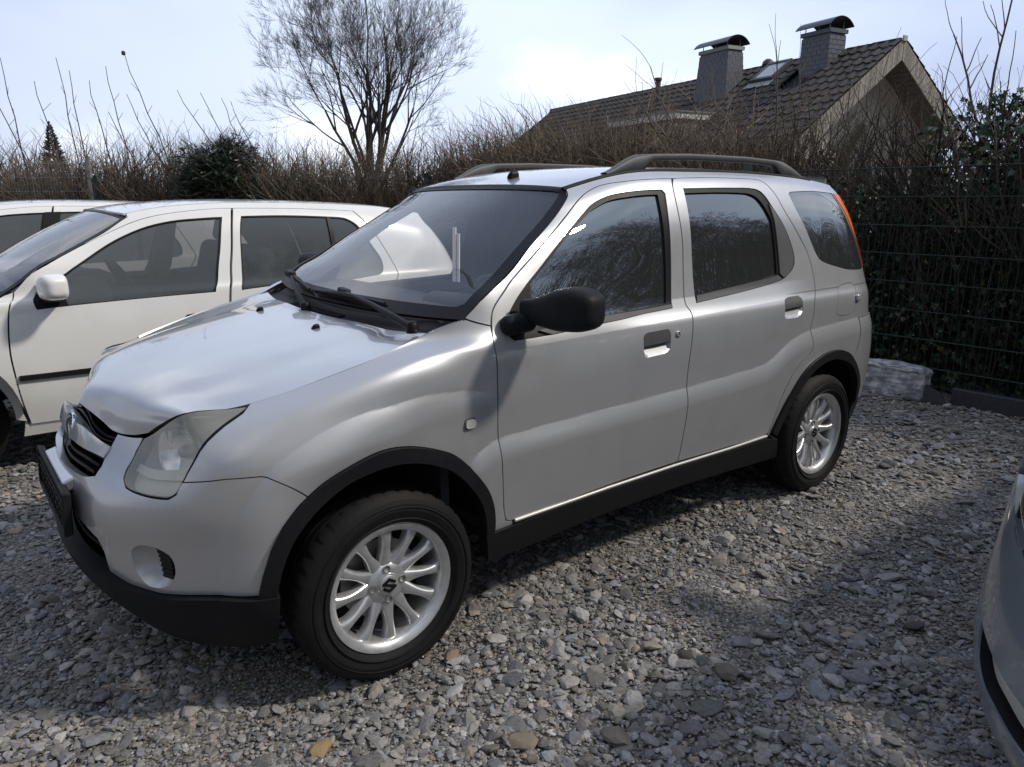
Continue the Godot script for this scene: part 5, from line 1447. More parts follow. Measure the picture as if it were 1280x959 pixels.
func make_house() -> void:
	var at := Vector3(17.74, 0, -6.93)
	var H := thing("house", "white bungalow with dark tiled roof and two slate chimneys behind the hedge", "house", at, -0.182)
	var top := 5.3
	var pitch := deg_to_rad(36.0)
	var down := Vector3(-cos(pitch), -sin(pitch), 0)       # down the slope that faces the car park
	var up := Vector3(-sin(pitch), cos(pitch), 0)
	var long := 17.0
	var tile_m := plain(Color(1, 1, 1), 0.75)
	textured(tile_m, grain(256, 0.02, 5, 40, [[0.0, lin(0.025, 0.022, 0.021)], [0.5, lin(0.05, 0.043, 0.040)], [0.75, lin(0.075, 0.068, 0.06)], [1.0, lin(0.12, 0.115, 0.095)]]), 0.55, true)
	var plaster := plain(Color(0.62, 0.60, 0.55), 0.9)
	textured(plaster, grain(256, 0.05, 4, 41, [[0.0, Color(0.86, 0.85, 0.82)], [1.0, Color(1, 1, 1)]]), 0.6)
	var wood := plain(Color(0.15, 0.125, 0.10), 0.8)
	var slate := plain(Color(1, 1, 1), 0.42)
	textured(slate, grain(256, 0.03, 4, 42, [[0.0, lin(0.06, 0.065, 0.08)], [1.0, lin(0.13, 0.14, 0.16)]]), 1.0, true)
	# walls
	var w := Geo.new()
	w.prism(PackedVector2Array([Vector2(-4.2, 0), Vector2(4.2, 0), Vector2(4.2, 2.15), Vector2(0, 5.15), Vector2(-4.2, 2.15)]), 0.3, Transform3D(Basis(), Vector3(0, 0, -1.25)))
	part("gable_wall", w, plaster, H)
	var w2 := Geo.new()
	w2.box(Vector3(-4.05, 1.1, -9.1), Vector3(0.3, 2.2, 15.6)); w2.box(Vector3(4.05, 1.1, -9.1), Vector3(0.3, 2.2, 15.6))
	w2.prism(PackedVector2Array([Vector2(-4.2, 0), Vector2(4.2, 0), Vector2(4.2, 2.15), Vector2(0, 5.15), Vector2(-4.2, 2.15)]), 0.3, Transform3D(Basis(), Vector3(0, 0, -17.1)))
	part("wall", w2, plaster, H)
	# roof boards under the tiles
	for s in [1.0, -1.0]:
		var r := Geo.new()
		var d := Vector3(down.x * s, down.y, 0); var u := Vector3(up.x * s, up.y, 0)
		var b := Basis(d, u, Vector3(0, 0, -1) * s)
		r.box(Vector3(0, top, -long / 2 - 0.02) + d * (2.75 if s > 0 else 2.05) - u * 0.13, Vector3(5.5 if s > 0 else 4.1, 0.05, long - 0.06), b)
		part("roof_boarding", r, M.hole if s > 0 else wood, H)
	# tongue and groove under the overhang, seen below the right slope
	for s in [1.0, -1.0]:
		var d := Vector3(down.x * s, down.y, 0); var u := Vector3(up.x * s, up.y, 0)
		for k in (26 if s > 0 else 20):
			var g := Geo.new()
			g.box(Vector3(0, top, -0.54) + d * (0.55 + k * 0.17) - u * 0.19, Vector3(0.155, 0.02, 0.86), Basis(d, u, Vector3(0, 0, -1) * s))
			part("soffit_board", g, wood, H)
	# verge boards: many narrow uprights
	var grey := [plain(Color(0.36, 0.345, 0.31), 0.85), plain(Color(0.30, 0.285, 0.25), 0.85), plain(Color(0.40, 0.385, 0.35), 0.85)]
	for e in grey: textured(e, grain(128, 0.06, 4, 44, [[0.0, Color(0.78, 0.76, 0.73)], [1.0, Color(1.0, 1.0, 1.0)]]), 1.2)
	var rng := RandomNumberGenerator.new()
	rng.seed = 7
	for s in [-1.0, 1.0]:
		for k in (48 if s < 0 else 36):
			var x := 0.05 + k * 0.09
			var y := top - 0.06 - x * tan(pitch)
			var g := Geo.new()
			g.prism(PackedVector2Array([Vector2(-0.041, -0.03), Vector2(0.041, 0.03), Vector2(0.041, -0.46), Vector2(-0.041, -0.52)]), 0.025 + 0.004 * (k % 2), Transform3D(Basis(Vector3.RIGHT * -s, Vector3.UP, Vector3(0, 0, -1) * s) if s > 0 else Basis(), Vector3(x * s, y, 0.0 if s < 0 else 0.03)))
			part("verge_board", g, grey[rng.randi() % 3], H)
	# tiles
	var tile := Geo.new()
	var prof := [Vector2(-0.155, 0.0), Vector2(-0.12, 0.03), Vector2(-0.07, 0.042), Vector2(-0.02, 0.028), Vector2(0.02, 0.006), Vector2(0.08, 0.0), Vector2(0.15, 0.004)]
	for k in prof.size() - 1:
		var a: Vector2 = prof[k]; var b: Vector2 = prof[k + 1]
		var nn := Vector3(0, b.x - a.x, -(b.y - a.y)).normalized()
		tile.quad(Vector3(-0.02, a.y - 0.012, a.x), Vector3(-0.02, b.y - 0.012, b.x), Vector3(0.35, b.y + 0.022, b.x), Vector3(0.35, a.y + 0.022, a.x), nn)
		tile.quad(Vector3(0.35, a.y + 0.022, a.x), Vector3(0.35, b.y + 0.022, b.x), Vector3(0.35, b.y - 0.005, b.x), Vector3(0.35, a.y - 0.005, a.x), Vector3(1, 0, 0))
	var tm := tile.mesh()
	var b0 := Basis(down, up, down.cross(up))
	var spare := []
	var made := 0
	for row in 15:
		for c in 55:
			var z := -0.12 - c * 0.302
			var p := Vector3(0, top, z) + down * (0.12 + row * 0.335)
			if c < 5 and false: continue
			# openings for chimneys and the roof window
			if p.x > -1.45 and p.x < -0.45 and ((z < -4.75 and z > -6.0) or (z < -1.65 and z > -2.65)): continue
			var b := b0 * Basis(Vector3.UP, rng.randf_range(-0.012, 0.012)) * Basis(Vector3.BACK, rng.randf_range(-0.012, 0.02))
			var near := row < 9 and c < 36
			if near and made < 290:
				part("roof_tile", tm, tile_m, H, Transform3D(b, p + up * rng.randf_range(-0.004, 0.006)))
				made += 1
			else: spare.append(Transform3D(b, p + up * rng.randf_range(-0.004, 0.006)))
	var far := Vector3(cos(pitch), -sin(pitch), 0)
	for row in 12:
		for c in 55:
			spare.append(Transform3D(Basis(far, Vector3(sin(pitch), cos(pitch), 0), Vector3(0, 0, 1)), Vector3(0, top, -0.12 - c * 0.302) + far * (0.12 + row * 0.335)))
	swarm("roof_tiles", tm, tile_m, spare, [], H)
	var cap := Geo.new()
	cap.lathe([Vector2(0.125, 0.0), Vector2(0.105, 0.40)], Transform3D(Basis(Vector3.RIGHT, -PI / 2), Vector3.ZERO), 10, PI + 0.15, TAU - 0.15)
	cap.lathe([Vector2(0.10, 0.0), Vector2(0.125, 0.0)], Transform3D(Basis(Vector3.RIGHT, -PI / 2), Vector3.ZERO), 10, PI + 0.15, TAU - 0.15)
	var capm := cap.mesh()
	for k in 45: part("ridge_tile", capm, tile_m, H, Transform3D(Basis(Vector3.RIGHT, 0.02), Vector3(0, top - 0.03 + rng.randf_range(0, 0.008), -0.02 - k * 0.375)))
	var endcap := Geo.new()
	endcap.soft(Vector3(0, top - 0.06, 0.045), Vector3(0.16, 0.14, 0.04), 0.015)
	part("ridge_end", endcap, plain(Color(0.4, 0.39, 0.37), 0.7), H)
	# right-hand verge tiles
	# chimneys
	chimney(H, Vector3(-0.95, 3.9, -5.38), Vector2(0.82, 1.42), 5.70, Vector2(0.72, 0.86), slate, rng, "left")
	chimney(H, Vector3(-0.50, 4.3, -2.0), Vector2(0.62, 0.92), 5.62, Vector2(1.0, 1.0), slate, rng, "right")
	# roof window
	var rw := Geo.new()
	var b1 := Basis(down, up, down.cross(up))
	var mid := Vector3(-0.6, top - 0.6 * tan(pitch), -3.62)
	rw.box(mid + up * 0.07 - down * 0.42, Vector3(0.10, 0.16, 0.86), b1); rw.box(mid + up * 0.07 + down * 0.42, Vector3(0.10, 0.16, 0.86), b1)
	rw.box(mid + up * 0.07 + b1.z * 0.39, Vector3(0.75, 0.15, 0.09), b1); rw.box(mid + up * 0.07 - b1.z * 0.39, Vector3(0.75, 0.15, 0.09), b1)
	var rwo := part("roof_window", rw, plain(Color(0.05, 0.048, 0.046), 0.5), H)
	var rg := Geo.new()
	rg.box(mid + up * 0.12, Vector3(0.76, 0.012, 0.70), b1)
	part("pane", rg, plain(Color(0.30, 0.32, 0.34), 0.08), rwo)
	var ap := Geo.new()
	ap.box(mid + up * 0.055 + down * 0.60, Vector3(0.26, 0.012, 0.95), b1)
	part("lead_apron", ap, plain(Color(0.35, 0.36, 0.37), 0.5), H)
	# vent pipe
	var vp := Geo.new()
	vp.tube([Vector3(-0.9, 4.5, -8.4), Vector3(-0.9, 5.28, -8.4)], 0.085, 12); vp.tube([Vector3(-0.9, 5.30, -8.4), Vector3(-0.9, 5.38, -8.4)], [0.14, 0.12], 12)
	part("vent_pipe", vp, plain(Color(0.09, 0.085, 0.08), 0.6), H)
	var dome := Geo.new()
	dome.lathe([Vector2(0.18, 0.0), Vector2(0.15, 0.1), Vector2(0.07, 0.16), Vector2(0.0, 0.175)], Transform3D(Basis(), Vector3(0.12, 5.3, -4.5)), 16)
	part("vent_cowl", dome, plain(Color(0.06, 0.06, 0.06), 0.6), H)
	var ae := Geo.new()
	ae.tube([Vector3(0.1, 5.2, -7.2), Vector3(0.06, 5.75, -7.2), Vector3(0.12, 6.05, -7.2)], 0.012, 5); ae.tube([Vector3(0.06, 5.7, -7.2), Vector3(0.12, 5.82, -7.2)], 0.01, 5)
	part("aerial", ae, M.rail, H)
	# flat-roofed dormer hung with slate, white fascia
	var dm := Geo.new()
	dm.box(Vector3(-2.5, 2.9, -5.9), Vector3(1.8, 1.5, 3.2))
	var dormer := part("dormer", dm, plain(Color(0.10, 0.10, 0.105), 0.7), H)
	var fa := Geo.new()
	fa.box(Vector3(-2.5, 3.68, -5.9), Vector3(2.0, 0.17, 3.4))
	part("fascia", fa, plain(Color(0.72, 0.71, 0.68), 0.6), dormer)
	var lid := Geo.new()
	lid.box(Vector3(-2.5, 3.79, -5.9), Vector3(2.06, 0.045, 3.46))
	part("roof_edge", lid, plain(Color(0.22, 0.22, 0.22), 0.5), dormer)
	var sl := Geo.new()
	for row in 12:
		for k in 7:
			sl.tint = Color(1, 1, 1)
			var x := -3.36 + k * 0.27 + (0.13 if row % 2 == 1 else 0.0)
			sl.box(Vector3(x, 2.3 + row * 0.112, -4.285 + 0.004), Vector3(0.262, 0.125, 0.014), Basis(Vector3.RIGHT, -0.06) * Basis(Vector3.BACK, rng.randf_range(-0.02, 0.02)))
	var slo := part("slates", sl, plain(Color(0.22, 0.22, 0.215), 0.5), dormer)
	slo.set_meta("kind", "stuff")

func chimney(H: Node3D, foot: Vector3, wide: Vector2, top_y: float, shrink_top: Vector2, slate: Material, rng: RandomNumberGenerator, which: String) -> void:
	var core := Geo.new()
	var h := top_y - foot.y
	core.hexa(Vector3(foot.x, foot.y + h / 2, foot.z), Vector3(wide.x - 0.05, h, wide.y - 0.05), Basis(), shrink_top)
	var c := part("chimney", core, slate, H)
	var sl := Geo.new()
	var rows := int(h / 0.115)
	for row in rows:
		var t := row / float(rows)
		var wx := wide.x * lerpf(1.0, shrink_top.x, t); var wz := wide.y * lerpf(1.0, shrink_top.y, t)
		var y := foot.y + row * 0.115 + 0.05
		for face_ in [[Vector3(0, 0, 1), wx, wz], [Vector3(-1, 0, 0), wz, wx], [Vector3(1, 0, 0), wz, wx], [Vector3(0, 0, -1), wx, wz]]:
			var n: Vector3 = face_[0]
			var side := Vector3.UP.cross(n)
			var count := int(ceil(face_[1] / 0.21)) + 1
			for k in count:
				var s: float = -face_[1] / 2 + (k + (0.5 if row % 2 == 0 else 0.0)) * 0.21
				var a := maxf(s - 0.1, -face_[1] / 2); var b := minf(s + 0.1, face_[1] / 2)
				if b - a < 0.03: continue
				sl.box(Vector3(foot.x, y, foot.z) + n * (face_[2] / 2 - 0.012) + side * ((a + b) / 2), Vector3(b - a, 0.128, 0.014), Basis(side, Vector3.UP, n) * Basis(Vector3.RIGHT, -0.07) * Basis(Vector3.BACK, rng.randf_range(-0.025, 0.025)))
	var so := part("slates", sl, slate, c)
	so.set_meta("kind", "stuff")
	var lip := Geo.new()
	lip.box(Vector3(foot.x, top_y + 0.03, foot.z), Vector3(wide.x * shrink_top.x + 0.06, 0.10, wide.y * shrink_top.y + 0.06))
	part("top_slab", lip, plain(Color(0.30, 0.31, 0.30), 0.6) if which == "left" else slate, c)
	# bent sheet metal over the flue, on four legs
	var hood := Geo.new()
	var r := 0.56
	var lz := wide.y * shrink_top.y + 0.22
	for k in 14:
		var a0 := lerpf(-0.92, 0.92, k / 14.0); var a1 := lerpf(-0.92, 0.92, (k + 1) / 14.0)
		for o in [0.0, 0.014]:
			var q := []
			for e in [[a0, -0.5], [a1, -0.5], [a1, 0.5], [a0, 0.5]]: q.append(Vector3(foot.x + (r + o) * sin(e[0]), top_y - 0.20 + (r + o) * cos(e[0]) - 0.0, foot.z + e[1] * lz))
			hood.flat4(q[0], q[1], q[2], q[3], Vector3(sin(a0), cos(a0), 0) * (1.0 if o > 0.0 else -1.0))
	for e in [0.5, -0.5]:
		for k in 14:
			var a0 := lerpf(-0.92, 0.92, k / 14.0); var a1 := lerpf(-0.92, 0.92, (k + 1) / 14.0)
			hood.flat4(Vector3(foot.x + r * sin(a0), top_y - 0.20 + r * cos(a0), foot.z + e * lz), Vector3(foot.x + r * sin(a1), top_y - 0.20 + r * cos(a1), foot.z + e * lz), Vector3(foot.x + (r + 0.014) * sin(a1), top_y - 0.20 + (r + 0.014) * cos(a1), foot.z + e * lz), Vector3(foot.x + (r + 0.014) * sin(a0), top_y - 0.20 + (r + 0.014) * cos(a0), foot.z + e * lz), Vector3(0, 0, e))
	part("cowl", hood, plain(Color(0.035, 0.04, 0.045), 0.4, 0.5), c)
	for x in [-1, 1]:
		for z in [-1, 1]:
			var leg := Geo.new()
			var px: float = foot.x + x * wide.x * shrink_top.x * 0.42; var pz: float = foot.z + z * wide.y * shrink_top.y * 0.42
			leg.tube([Vector3(px, top_y, pz), Vector3(px, top_y - 0.2 + sqrt(r * r - pow(px - foot.x, 2)), pz)], 0.014, 5)
			part("cowl_leg", leg, M.steel, c)

# ---------------------------------------------------------------- fences, hedges, trees
func make_fences() -> void:
	var green := plain(Color(0.012, 0.05, 0.034), 0.45)
	var rodm := plain(Color(0.010, 0.022, 0.018), 0.5)
	var zinc := plain(Color(0.36, 0.36, 0.34), 0.5, 0.4)
	var f := thing("mesh_fence", "dark green double-rod fence in front of the ivy hedge behind the silver car", "fence")
	fence_run(f, Vector3(3.45, 0, 3.7), Vector3(3.45, 0, -6.3), 4, 1.64, green, rodm, true)
	var f2 := thing("mesh_fence", "dark green double-rod fence before the brown hedge beyond the white cars", "fence")
	fence_run(f2, Vector3(3.42, 0, -6.35), Vector3(0.04, 0, -10.03), 2, 1.68, green, rodm, false)
	var g := thing("railing", "galvanised grey bar railing at the far left, above the white car's roof", "railing")
	fence_run(g, Vector3(-0.02, 0, -10.10), Vector3(-3.4, 0, -13.78), 2, 1.95, zinc, zinc, false)

func fence_run(f: Node3D, a: Vector3, b: Vector3, panels: int, h: float, post_m: Material, rod_m: Material, near: bool) -> void:
	var d := (b - a) / panels
	var along := d.normalized()
	var side := along.cross(Vector3.UP)
	for k in panels + 1:
		var p := Geo.new()
		p.box(a + d * k + Vector3(0, h / 2 + 0.03, 0), Vector3(0.06, h + 0.06, 0.04), Basis(along, Vector3.UP, side))
		p.box(a + d * k + Vector3(0, h + 0.065, 0), Vector3(0.066, 0.014, 0.046), Basis(along, Vector3.UP, side))
		for c in 4: p.box(a + d * k + Vector3(0, 0.15 + c * (h - 0.25) / 3.0, 0) - side * 0.03, Vector3(0.05, 0.06, 0.02), Basis(along, Vector3.UP, side))
		part("fence_post", p, post_m, f)
	var v := Geo.new()
	for k in panels:
		var s := a + d * k + along * 0.03; var e := a + d * (k + 1) - along * 0.03
		var rows := int((h - 0.04) / 0.2)
		for r in rows + 1:
			var y := h - 0.02 - r * 0.2
			for o in [-1, 1]:
				var g := Geo.new()
				g.tube([s + Vector3(0, y, 0) + side * 0.007 * o, e + Vector3(0, y, 0) + side * 0.007 * o], 0.004, 5)
				part("horizontal_rod", g, rod_m, f)
		var n := int((e - s).length() / 0.05)
		for c in n:
			var q := s + along * (c + 0.5) * 0.05
			v.tube([q + Vector3(0, 0.03, 0), q + Vector3(0, h + 0.015, 0)], 0.003, 4, false)
	var o := part("upright_rods", v, rod_m, f)
	o.set_meta("kind", "stuff")

func branch(g: Geo, rng: RandomNumberGenerator, p: Vector3, dir: Vector3, len_: float, rad: float, depth: int, o: Dictionary) -> void:
	# one limb, bending as it grows, with smaller limbs along it
	var n: int = o.get("segs", 3)
	var pts := [p]; var rads := [rad]
	var q := p; var d := dir
	for k in n:
		d = (d + Vector3(rng.randf_range(-1, 1), rng.randf_range(-1, 1), rng.randf_range(-1, 1)) * o.wobble + Vector3.UP * o.rise).normalized()
		q += d * (len_ / n)
		pts.append(q)
		rads.append(rad * lerpf(1.0, o.taper, (k + 1.0) / n))
	g.tube(pts, rads, 6 if depth > 3 else (4 if depth > 1 else 3), false)
	if depth <= 0: return
	var kids: int = o.kids if depth > 1 else o.twigs
	for k in kids:
		var t := rng.randf_range(o.start, 1.0)
		if k == 0: t = 1.0
		var f := t * n
		var i := mini(int(f), n - 1)
		var at: Vector3 = pts[i].lerp(pts[i + 1], f - i)
		var dd: Vector3 = (pts[i + 1] - pts[i]).normalized()
		var sidev := dd.cross(Vector3(rng.randf_range(-1, 1), rng.randf_range(-1, 1), rng.randf_range(-1, 1))).normalized()
		var ang := rng.randf_range(o.spread * 0.55, o.spread * 1.15) * (0.45 if k == 0 else 1.0)
		branch(g, rng, at, (dd * cos(ang) + sidev * sin(ang)).normalized(), len_ * rng.randf_range(o.shorter - 0.12, o.shorter + 0.1), maxf(lerpf(rad, rad * o.taper, t) * rng.randf_range(0.55, 0.75), o.least), depth - 1, o)

func spray(rng: RandomNumberGenerator, stems: int, h: float, r: float, fork: int, lean := 0.45) -> Geo:
	var g := Geo.new()
	for k in stems:
		var a := rng.randf() * TAU
		var p := Vector3(cos(a), 0, sin(a)) * rng.randf() * 0.10
		var dir := Vector3(cos(a) * lean * rng.randf(), 1.0, sin(a) * lean * rng.randf()).normalized()
		branch(g, rng, p, dir, h * rng.randf_range(0.6, 1.0), r * rng.randf_range(0.6, 1.1), 1, {"segs": 4, "wobble": 0.30, "rise": 0.08, "taper": 0.45, "kids": fork, "twigs": fork, "start": 0.25, "spread": 0.7, "shorter": 0.42, "least": 0.0018})
	return g

func bark(r: float, g: float, b: float) -> StandardMaterial3D:
	var m := plain(Color(1, 1, 1), 0.85)
	m.vertex_color_use_as_albedo = true
	m.albedo_color = Color(r, g, b).linear_to_srgb()
	return m

func twig_mass(called: String, parent: Node, rng: RandomNumberGenerator, sprays: Array, m: Material, count: int, place: Callable, tint_lo: Color, tint_hi: Color) -> void:
	for k in sprays.size():
		var xfs := []; var tints := []
		for c in count / sprays.size():
			xfs.append(place.call(rng))
			tints.append(tint_lo.lerp(tint_hi, rng.randf()))
		swarm(called, sprays[k].mesh(), m, xfs, tints, parent)

func hedge_spot(r: RandomNumberGenerator) -> Vector3:
	# clipped lower where it nears the car's tail
	var z := r.randf_range(-2.3, 2.3)
	var y := r.randf_range(0.0, 1.2) if r.randf() > 0.3 else r.randf_range(1.0, 1.25)
	return Vector3(r.randf_range(-0.75, 0.7), y + 0.22 * (1.0 - smoothstep(0.7, 1.3, z)) * (1.0 if y > 0.6 else 0.0), z)

func leaf_mesh() -> Geo:
	var g := Geo.new()
	# five-lobed leaf folded along its rib
	var rim := [Vector2(0.0, 1.0), Vector2(0.18, 0.55), Vector2(0.62, 0.55), Vector2(0.36, 0.2), Vector2(0.5, -0.25), Vector2(0.0, -0.12)]
	for s in [1.0, -1.0]:
		for k in rim.size() - 1:
			var a: Vector2 = rim[k]; var b: Vector2 = rim[k + 1]
			var pa := Vector3(a.x * s, 0.22 * a.x, a.y); var pb := Vector3(b.x * s, 0.22 * b.x, b.y)
			g.flat(Vector3(0, 0.02, 0.25), pa, pb, Vector3.UP)
	return g

func make_hedges() -> void:
	var rng := RandomNumberGenerator.new()
	rng.seed = 77
	var brown := bark(1, 1, 1)
	var sprays := [spray(rng, 4, 1.0, 0.010, 4), spray(rng, 4, 0.9, 0.013, 5, 0.7), spray(rng, 5, 1.0, 0.008, 4, 0.6), spray(rng, 4, 1.0, 0.010, 5, 1.0), spray(rng, 3, 0.8, 0.015, 4, 0.8)]
	var lo := Color(0.028, 0.022, 0.017); var hi := Color(0.165, 0.125, 0.088)
	# 1: ivy-grown hedge behind the right-hand fence
	var ivy := thing("hedge", "tall thin hedge of bare stems, ivy-covered below, behind the right-hand fence", "hedge", Vector3(4.3, 0, 0))
	twig_mass("twigs", ivy, rng, sprays, brown, 300, func(r: RandomNumberGenerator) -> Transform3D:
		var s := r.randf_range(0.7, 1.15)
		return Transform3D(Basis(Vector3.UP, r.randf() * TAU) * Basis(Vector3.RIGHT, r.randf_range(-0.35, 0.35)) * Basis.from_scale(Vector3(s, s, s)), Vector3(r.randf_range(-0.6, 0.7), r.randf_range(0.0, 1.35), r.randf_range(-1.9, 2.6))), lo * 0.5, hi * 0.5)
	twig_mass("upper_twigs", ivy, rng, sprays, brown, 110, func(r: RandomNumberGenerator) -> Transform3D:
		return Transform3D(Basis(Vector3.UP, r.randf() * TAU) * Basis(Vector3.RIGHT, r.randf_range(-0.7, 0.7)) * Basis.from_scale(Vector3.ONE * r.randf_range(0.6, 0.95)), Vector3(r.randf_range(-0.6, 0.6), r.randf_range(0.9, 1.55), r.randf_range(-2.2, 1.2))), lo * 0.7, hi * 0.7)
	for k in 16:
		var st := Geo.new()
		var p := Vector3(rng.randf_range(-0.45, 0.5), 0, rng.randf_range(-1.8, 2.2))
		branch(st, rng, p, Vector3(rng.randf_range(-0.15, 0.15), 1, rng.randf_range(-0.2, 0.2)), rng.randf_range(1.5, 2.0), rng.randf_range(0.018, 0.035), 2, {"segs": 5, "wobble": 0.13, "rise": 0.05, "taper": 0.5, "kids": 5, "twigs": 4, "start": 0.45, "spread": 0.75, "shorter": 0.40, "least": 0.003})
		part("stem", st, plain(Color(0.075, 0.065, 0.05), 0.85), ivy)
	var leafm := plain(Color(1, 1, 1), 0.38)
	leafm.vertex_color_use_as_albedo = true
	var xfs := []; var tints := []
	for k in 36000:
		var y := 2.3 * pow(rng.randf(), 1.3)
		var z := rng.randf_range(-2.6, 2.6)
		var lump := 0.5 + 0.5 * sin(z * 3.1 + 1.0) * sin(y * 4.0 + z)
		var x := rng.randf_range(-0.72, 0.75) * (0.55 + 0.45 * lump)
		if y > 1.1 + 0.6 * lump + 0.75 * smoothstep(-0.5, 0.7, z) * (1.0 - smoothstep(1.2, 2.0, z)): continue
		var s := rng.randf_range(0.024, 0.052)
		if x > 0.25: s *= 1.7
		xfs.append(Transform3D(Basis(Vector3.UP, rng.randf() * TAU) * Basis(Vector3.RIGHT, rng.randf_range(0.3, 1.7)) * Basis(Vector3.BACK, rng.randf_range(-0.7, 0.7)) * Basis.from_scale(Vector3.ONE * s), Vector3(x, y, z)))
		tints.append(Color(0.014, 0.036, 0.018).lerp(Color(0.05, 0.10, 0.042), pow(rng.randf(), 2.0)) if rng.randf() > 0.03 else Color(0.10, 0.11, 0.03))
	for k in 6500:
		var s := rng.randf_range(0.06, 0.10)
		xfs.append(Transform3D(Basis(Vector3.UP, rng.randf() * TAU) * Basis(Vector3.RIGHT, rng.randf_range(0.9, 2.2)) * Basis.from_scale(Vector3.ONE * s), Vector3(rng.randf_range(0.65, 1.05), rng.randf_range(0.0, 1.45), rng.randf_range(-2.8, 2.8))))
		tints.append(Color(0.012, 0.026, 0.014))
	swarm("ivy_leaves", leaf_mesh().mesh(), leafm, xfs, tints, ivy)
	# pale sawn-off trunks in it
	var pale := plain(Color(0.30, 0.26, 0.18), 0.85)
	textured(pale, grain(128, 0.08, 4, 50, [[0.0, Color(0.6, 0.57, 0.5)], [1.0, Color(1, 1, 1)]]), 2.0)
	for q in [[Vector3(4.55, 0, -1.05), Vector3(4.50, 1.52, -1.16), Vector3(4.56, 2.05, -0.93), 0.055, "tallest sawn-off pale trunk, leaning right, before the house gable"], [Vector3(4.45, 0, -0.30), Vector3(4.45, 1.2, -0.33), Vector3(4.42, 1.90, -0.33), 0.06, "short upright sawn-off trunk with flat top between bare stems"], [Vector3(4.3, 0, 0.75), Vector3(4.2, 1.0, 0.85), Vector3(4.32, 1.75, 0.92), 0.05, "grey ivy-wrapped trunk standing behind the fence at the far right"]]:
		var t := Geo.new()
		t.tube([q[0], q[0].lerp(q[1], 0.5), q[1], q[2]], [q[3] * 1.15, q[3] * 1.05, q[3], q[3] * 0.95], 10)
		t.tube([q[1], q[1] + Vector3(0.05, 0.25, 0.16)], [q[3] * 0.55, q[3] * 0.45], 7)
		var o := part("tree_stump", t, pale, self)
		o.set_meta("label", q[4]); o.set_meta("category", "tree stump")
	# 2: clipped brown hedge, middle
	var mid := thing("hedge", "brown clipped bare hedge rising behind the silver car's roof", "hedge", Vector3(4.5, 0, -4.0))
	twig_mass("twigs", mid, rng, sprays, brown, 900, func(r: RandomNumberGenerator) -> Transform3D:
		var s := r.randf_range(0.75, 1.1)
		return Transform3D(Basis(Vector3.UP, r.randf() * TAU) * Basis(Vector3.RIGHT, r.randf_range(-0.22, 0.22)) * Basis.from_scale(Vector3(s, s, s)), hedge_spot(r)), lo, hi * 1.15)
	twig_mass("crossing_twigs", mid, rng, sprays, brown, 110, func(r: RandomNumberGenerator) -> Transform3D:
		return Transform3D(Basis(Vector3.UP, r.randf() * TAU) * Basis(Vector3.RIGHT, r.randf_range(0.7, 1.4)), Vector3(r.randf_range(-0.6, 0.2), r.randf_range(1.0, 1.95), r.randf_range(-2.2, 2.2))), hi, hi * 1.6)
	# 3: looser brown hedge on the left
	var left := thing("hedge", "loose brown hedge of arching bare twigs along the fence on the left", "hedge", Vector3(1.75, 0, -8.75))
	var along := Vector3(-0.677, 0, -0.736); var out := Vector3(0.736, 0, -0.677)
	twig_mass("twigs", left, rng, sprays, brown, 2100, func(r: RandomNumberGenerator) -> Transform3D:
		var s := r.randf_range(0.75, 1.15)
		var t := r.randf_range(-4.2, 9.5)
		return Transform3D(Basis(Vector3.UP, r.randf() * TAU) * Basis(Vector3.RIGHT, r.randf_range(-0.8, 0.8)) * Basis.from_scale(Vector3(s, s, s)), along * t + out * r.randf_range(-0.4, 0.9) + Vector3(0, r.randf_range(0.1, 1.42) + 0.10 * sin(t * 1.3), 0)), lo, hi * 1.2)
	# behind everything a second, taller row keeps the gaps from opening on bare ground
	var back := thing("hedge", "hazy brown thicket behind the hedges, lower than the bare tree", "hedge", Vector3(3.0, 0, -14.5))
	twig_mass("twigs", back, rng, sprays, brown, 620, func(r: RandomNumberGenerator) -> Transform3D:
		var s := r.randf_range(1.3, 1.9)
		var t := r.randf_range(-9.0, 9.0)
		return Transform3D(Basis(Vector3.UP, r.randf() * TAU) * Basis(Vector3.RIGHT, r.randf_range(-0.4, 0.4)) * Basis.from_scale(Vector3(s, s, s)), Vector3(t * 0.9, r.randf_range(0.0, 1.0), -t * -0.55) + Vector3(0, 0, r.randf_range(-0.5, 0.5))), lo, hi)
	# long young shoots standing up out of the left hedge
	var shoots := [[18, 105, 66, 3.1], [40, 85, 50, 2.9], [107, 85, 122, 3.55], [122, 100, 135, 3.3], [148, 90, 176, 3.45], [140, 110, 160, 3.1], [82, 112, 108, 3.05], [193, 83, 245, 3.75], [178, 124, 226, 2.95], [150, 142, 190, 2.75], [235, 118, 305, 3.0], [275, 125, 318, 2.95], [290, 128, 330, 2.9], [310, 135, 352, 2.8]]
	var ahead := Vector3(0.62, 0, -0.784); var right := Vector3(0.784, 0, 0.62)
	var stand := Vector3(-2.121, 0, 2.532) + ahead * 11.3
	var sh := thing("young_shoots", "long thin bare shoots arching up into the sky over the left hedge", "shoots", stand)
	for q in shoots:
		var g := Geo.new()
		var far := rng.randf_range(-0.2, 0.3)
		var p0: Vector3 = right * ((q[2] - 640.0) / 920.0 * 11.3) + ahead * far + Vector3(0, 1.6, 0)
		var lean: float = (q[2] - q[0]) / 920.0 * 11.3
		var tip: Vector3 = right * ((q[0] - 640.0) / 920.0 * 11.3) + ahead * (far + rng.randf_range(-0.2, 0.2)) + Vector3(0, 1.43 + (245.0 - q[1]) / 920.0 * 11.3, 0)
		var c: Vector3 = p0.lerp(tip, 0.55) - right * lean * 0.10 + Vector3(0, 0.1, 0)
		var pts := []
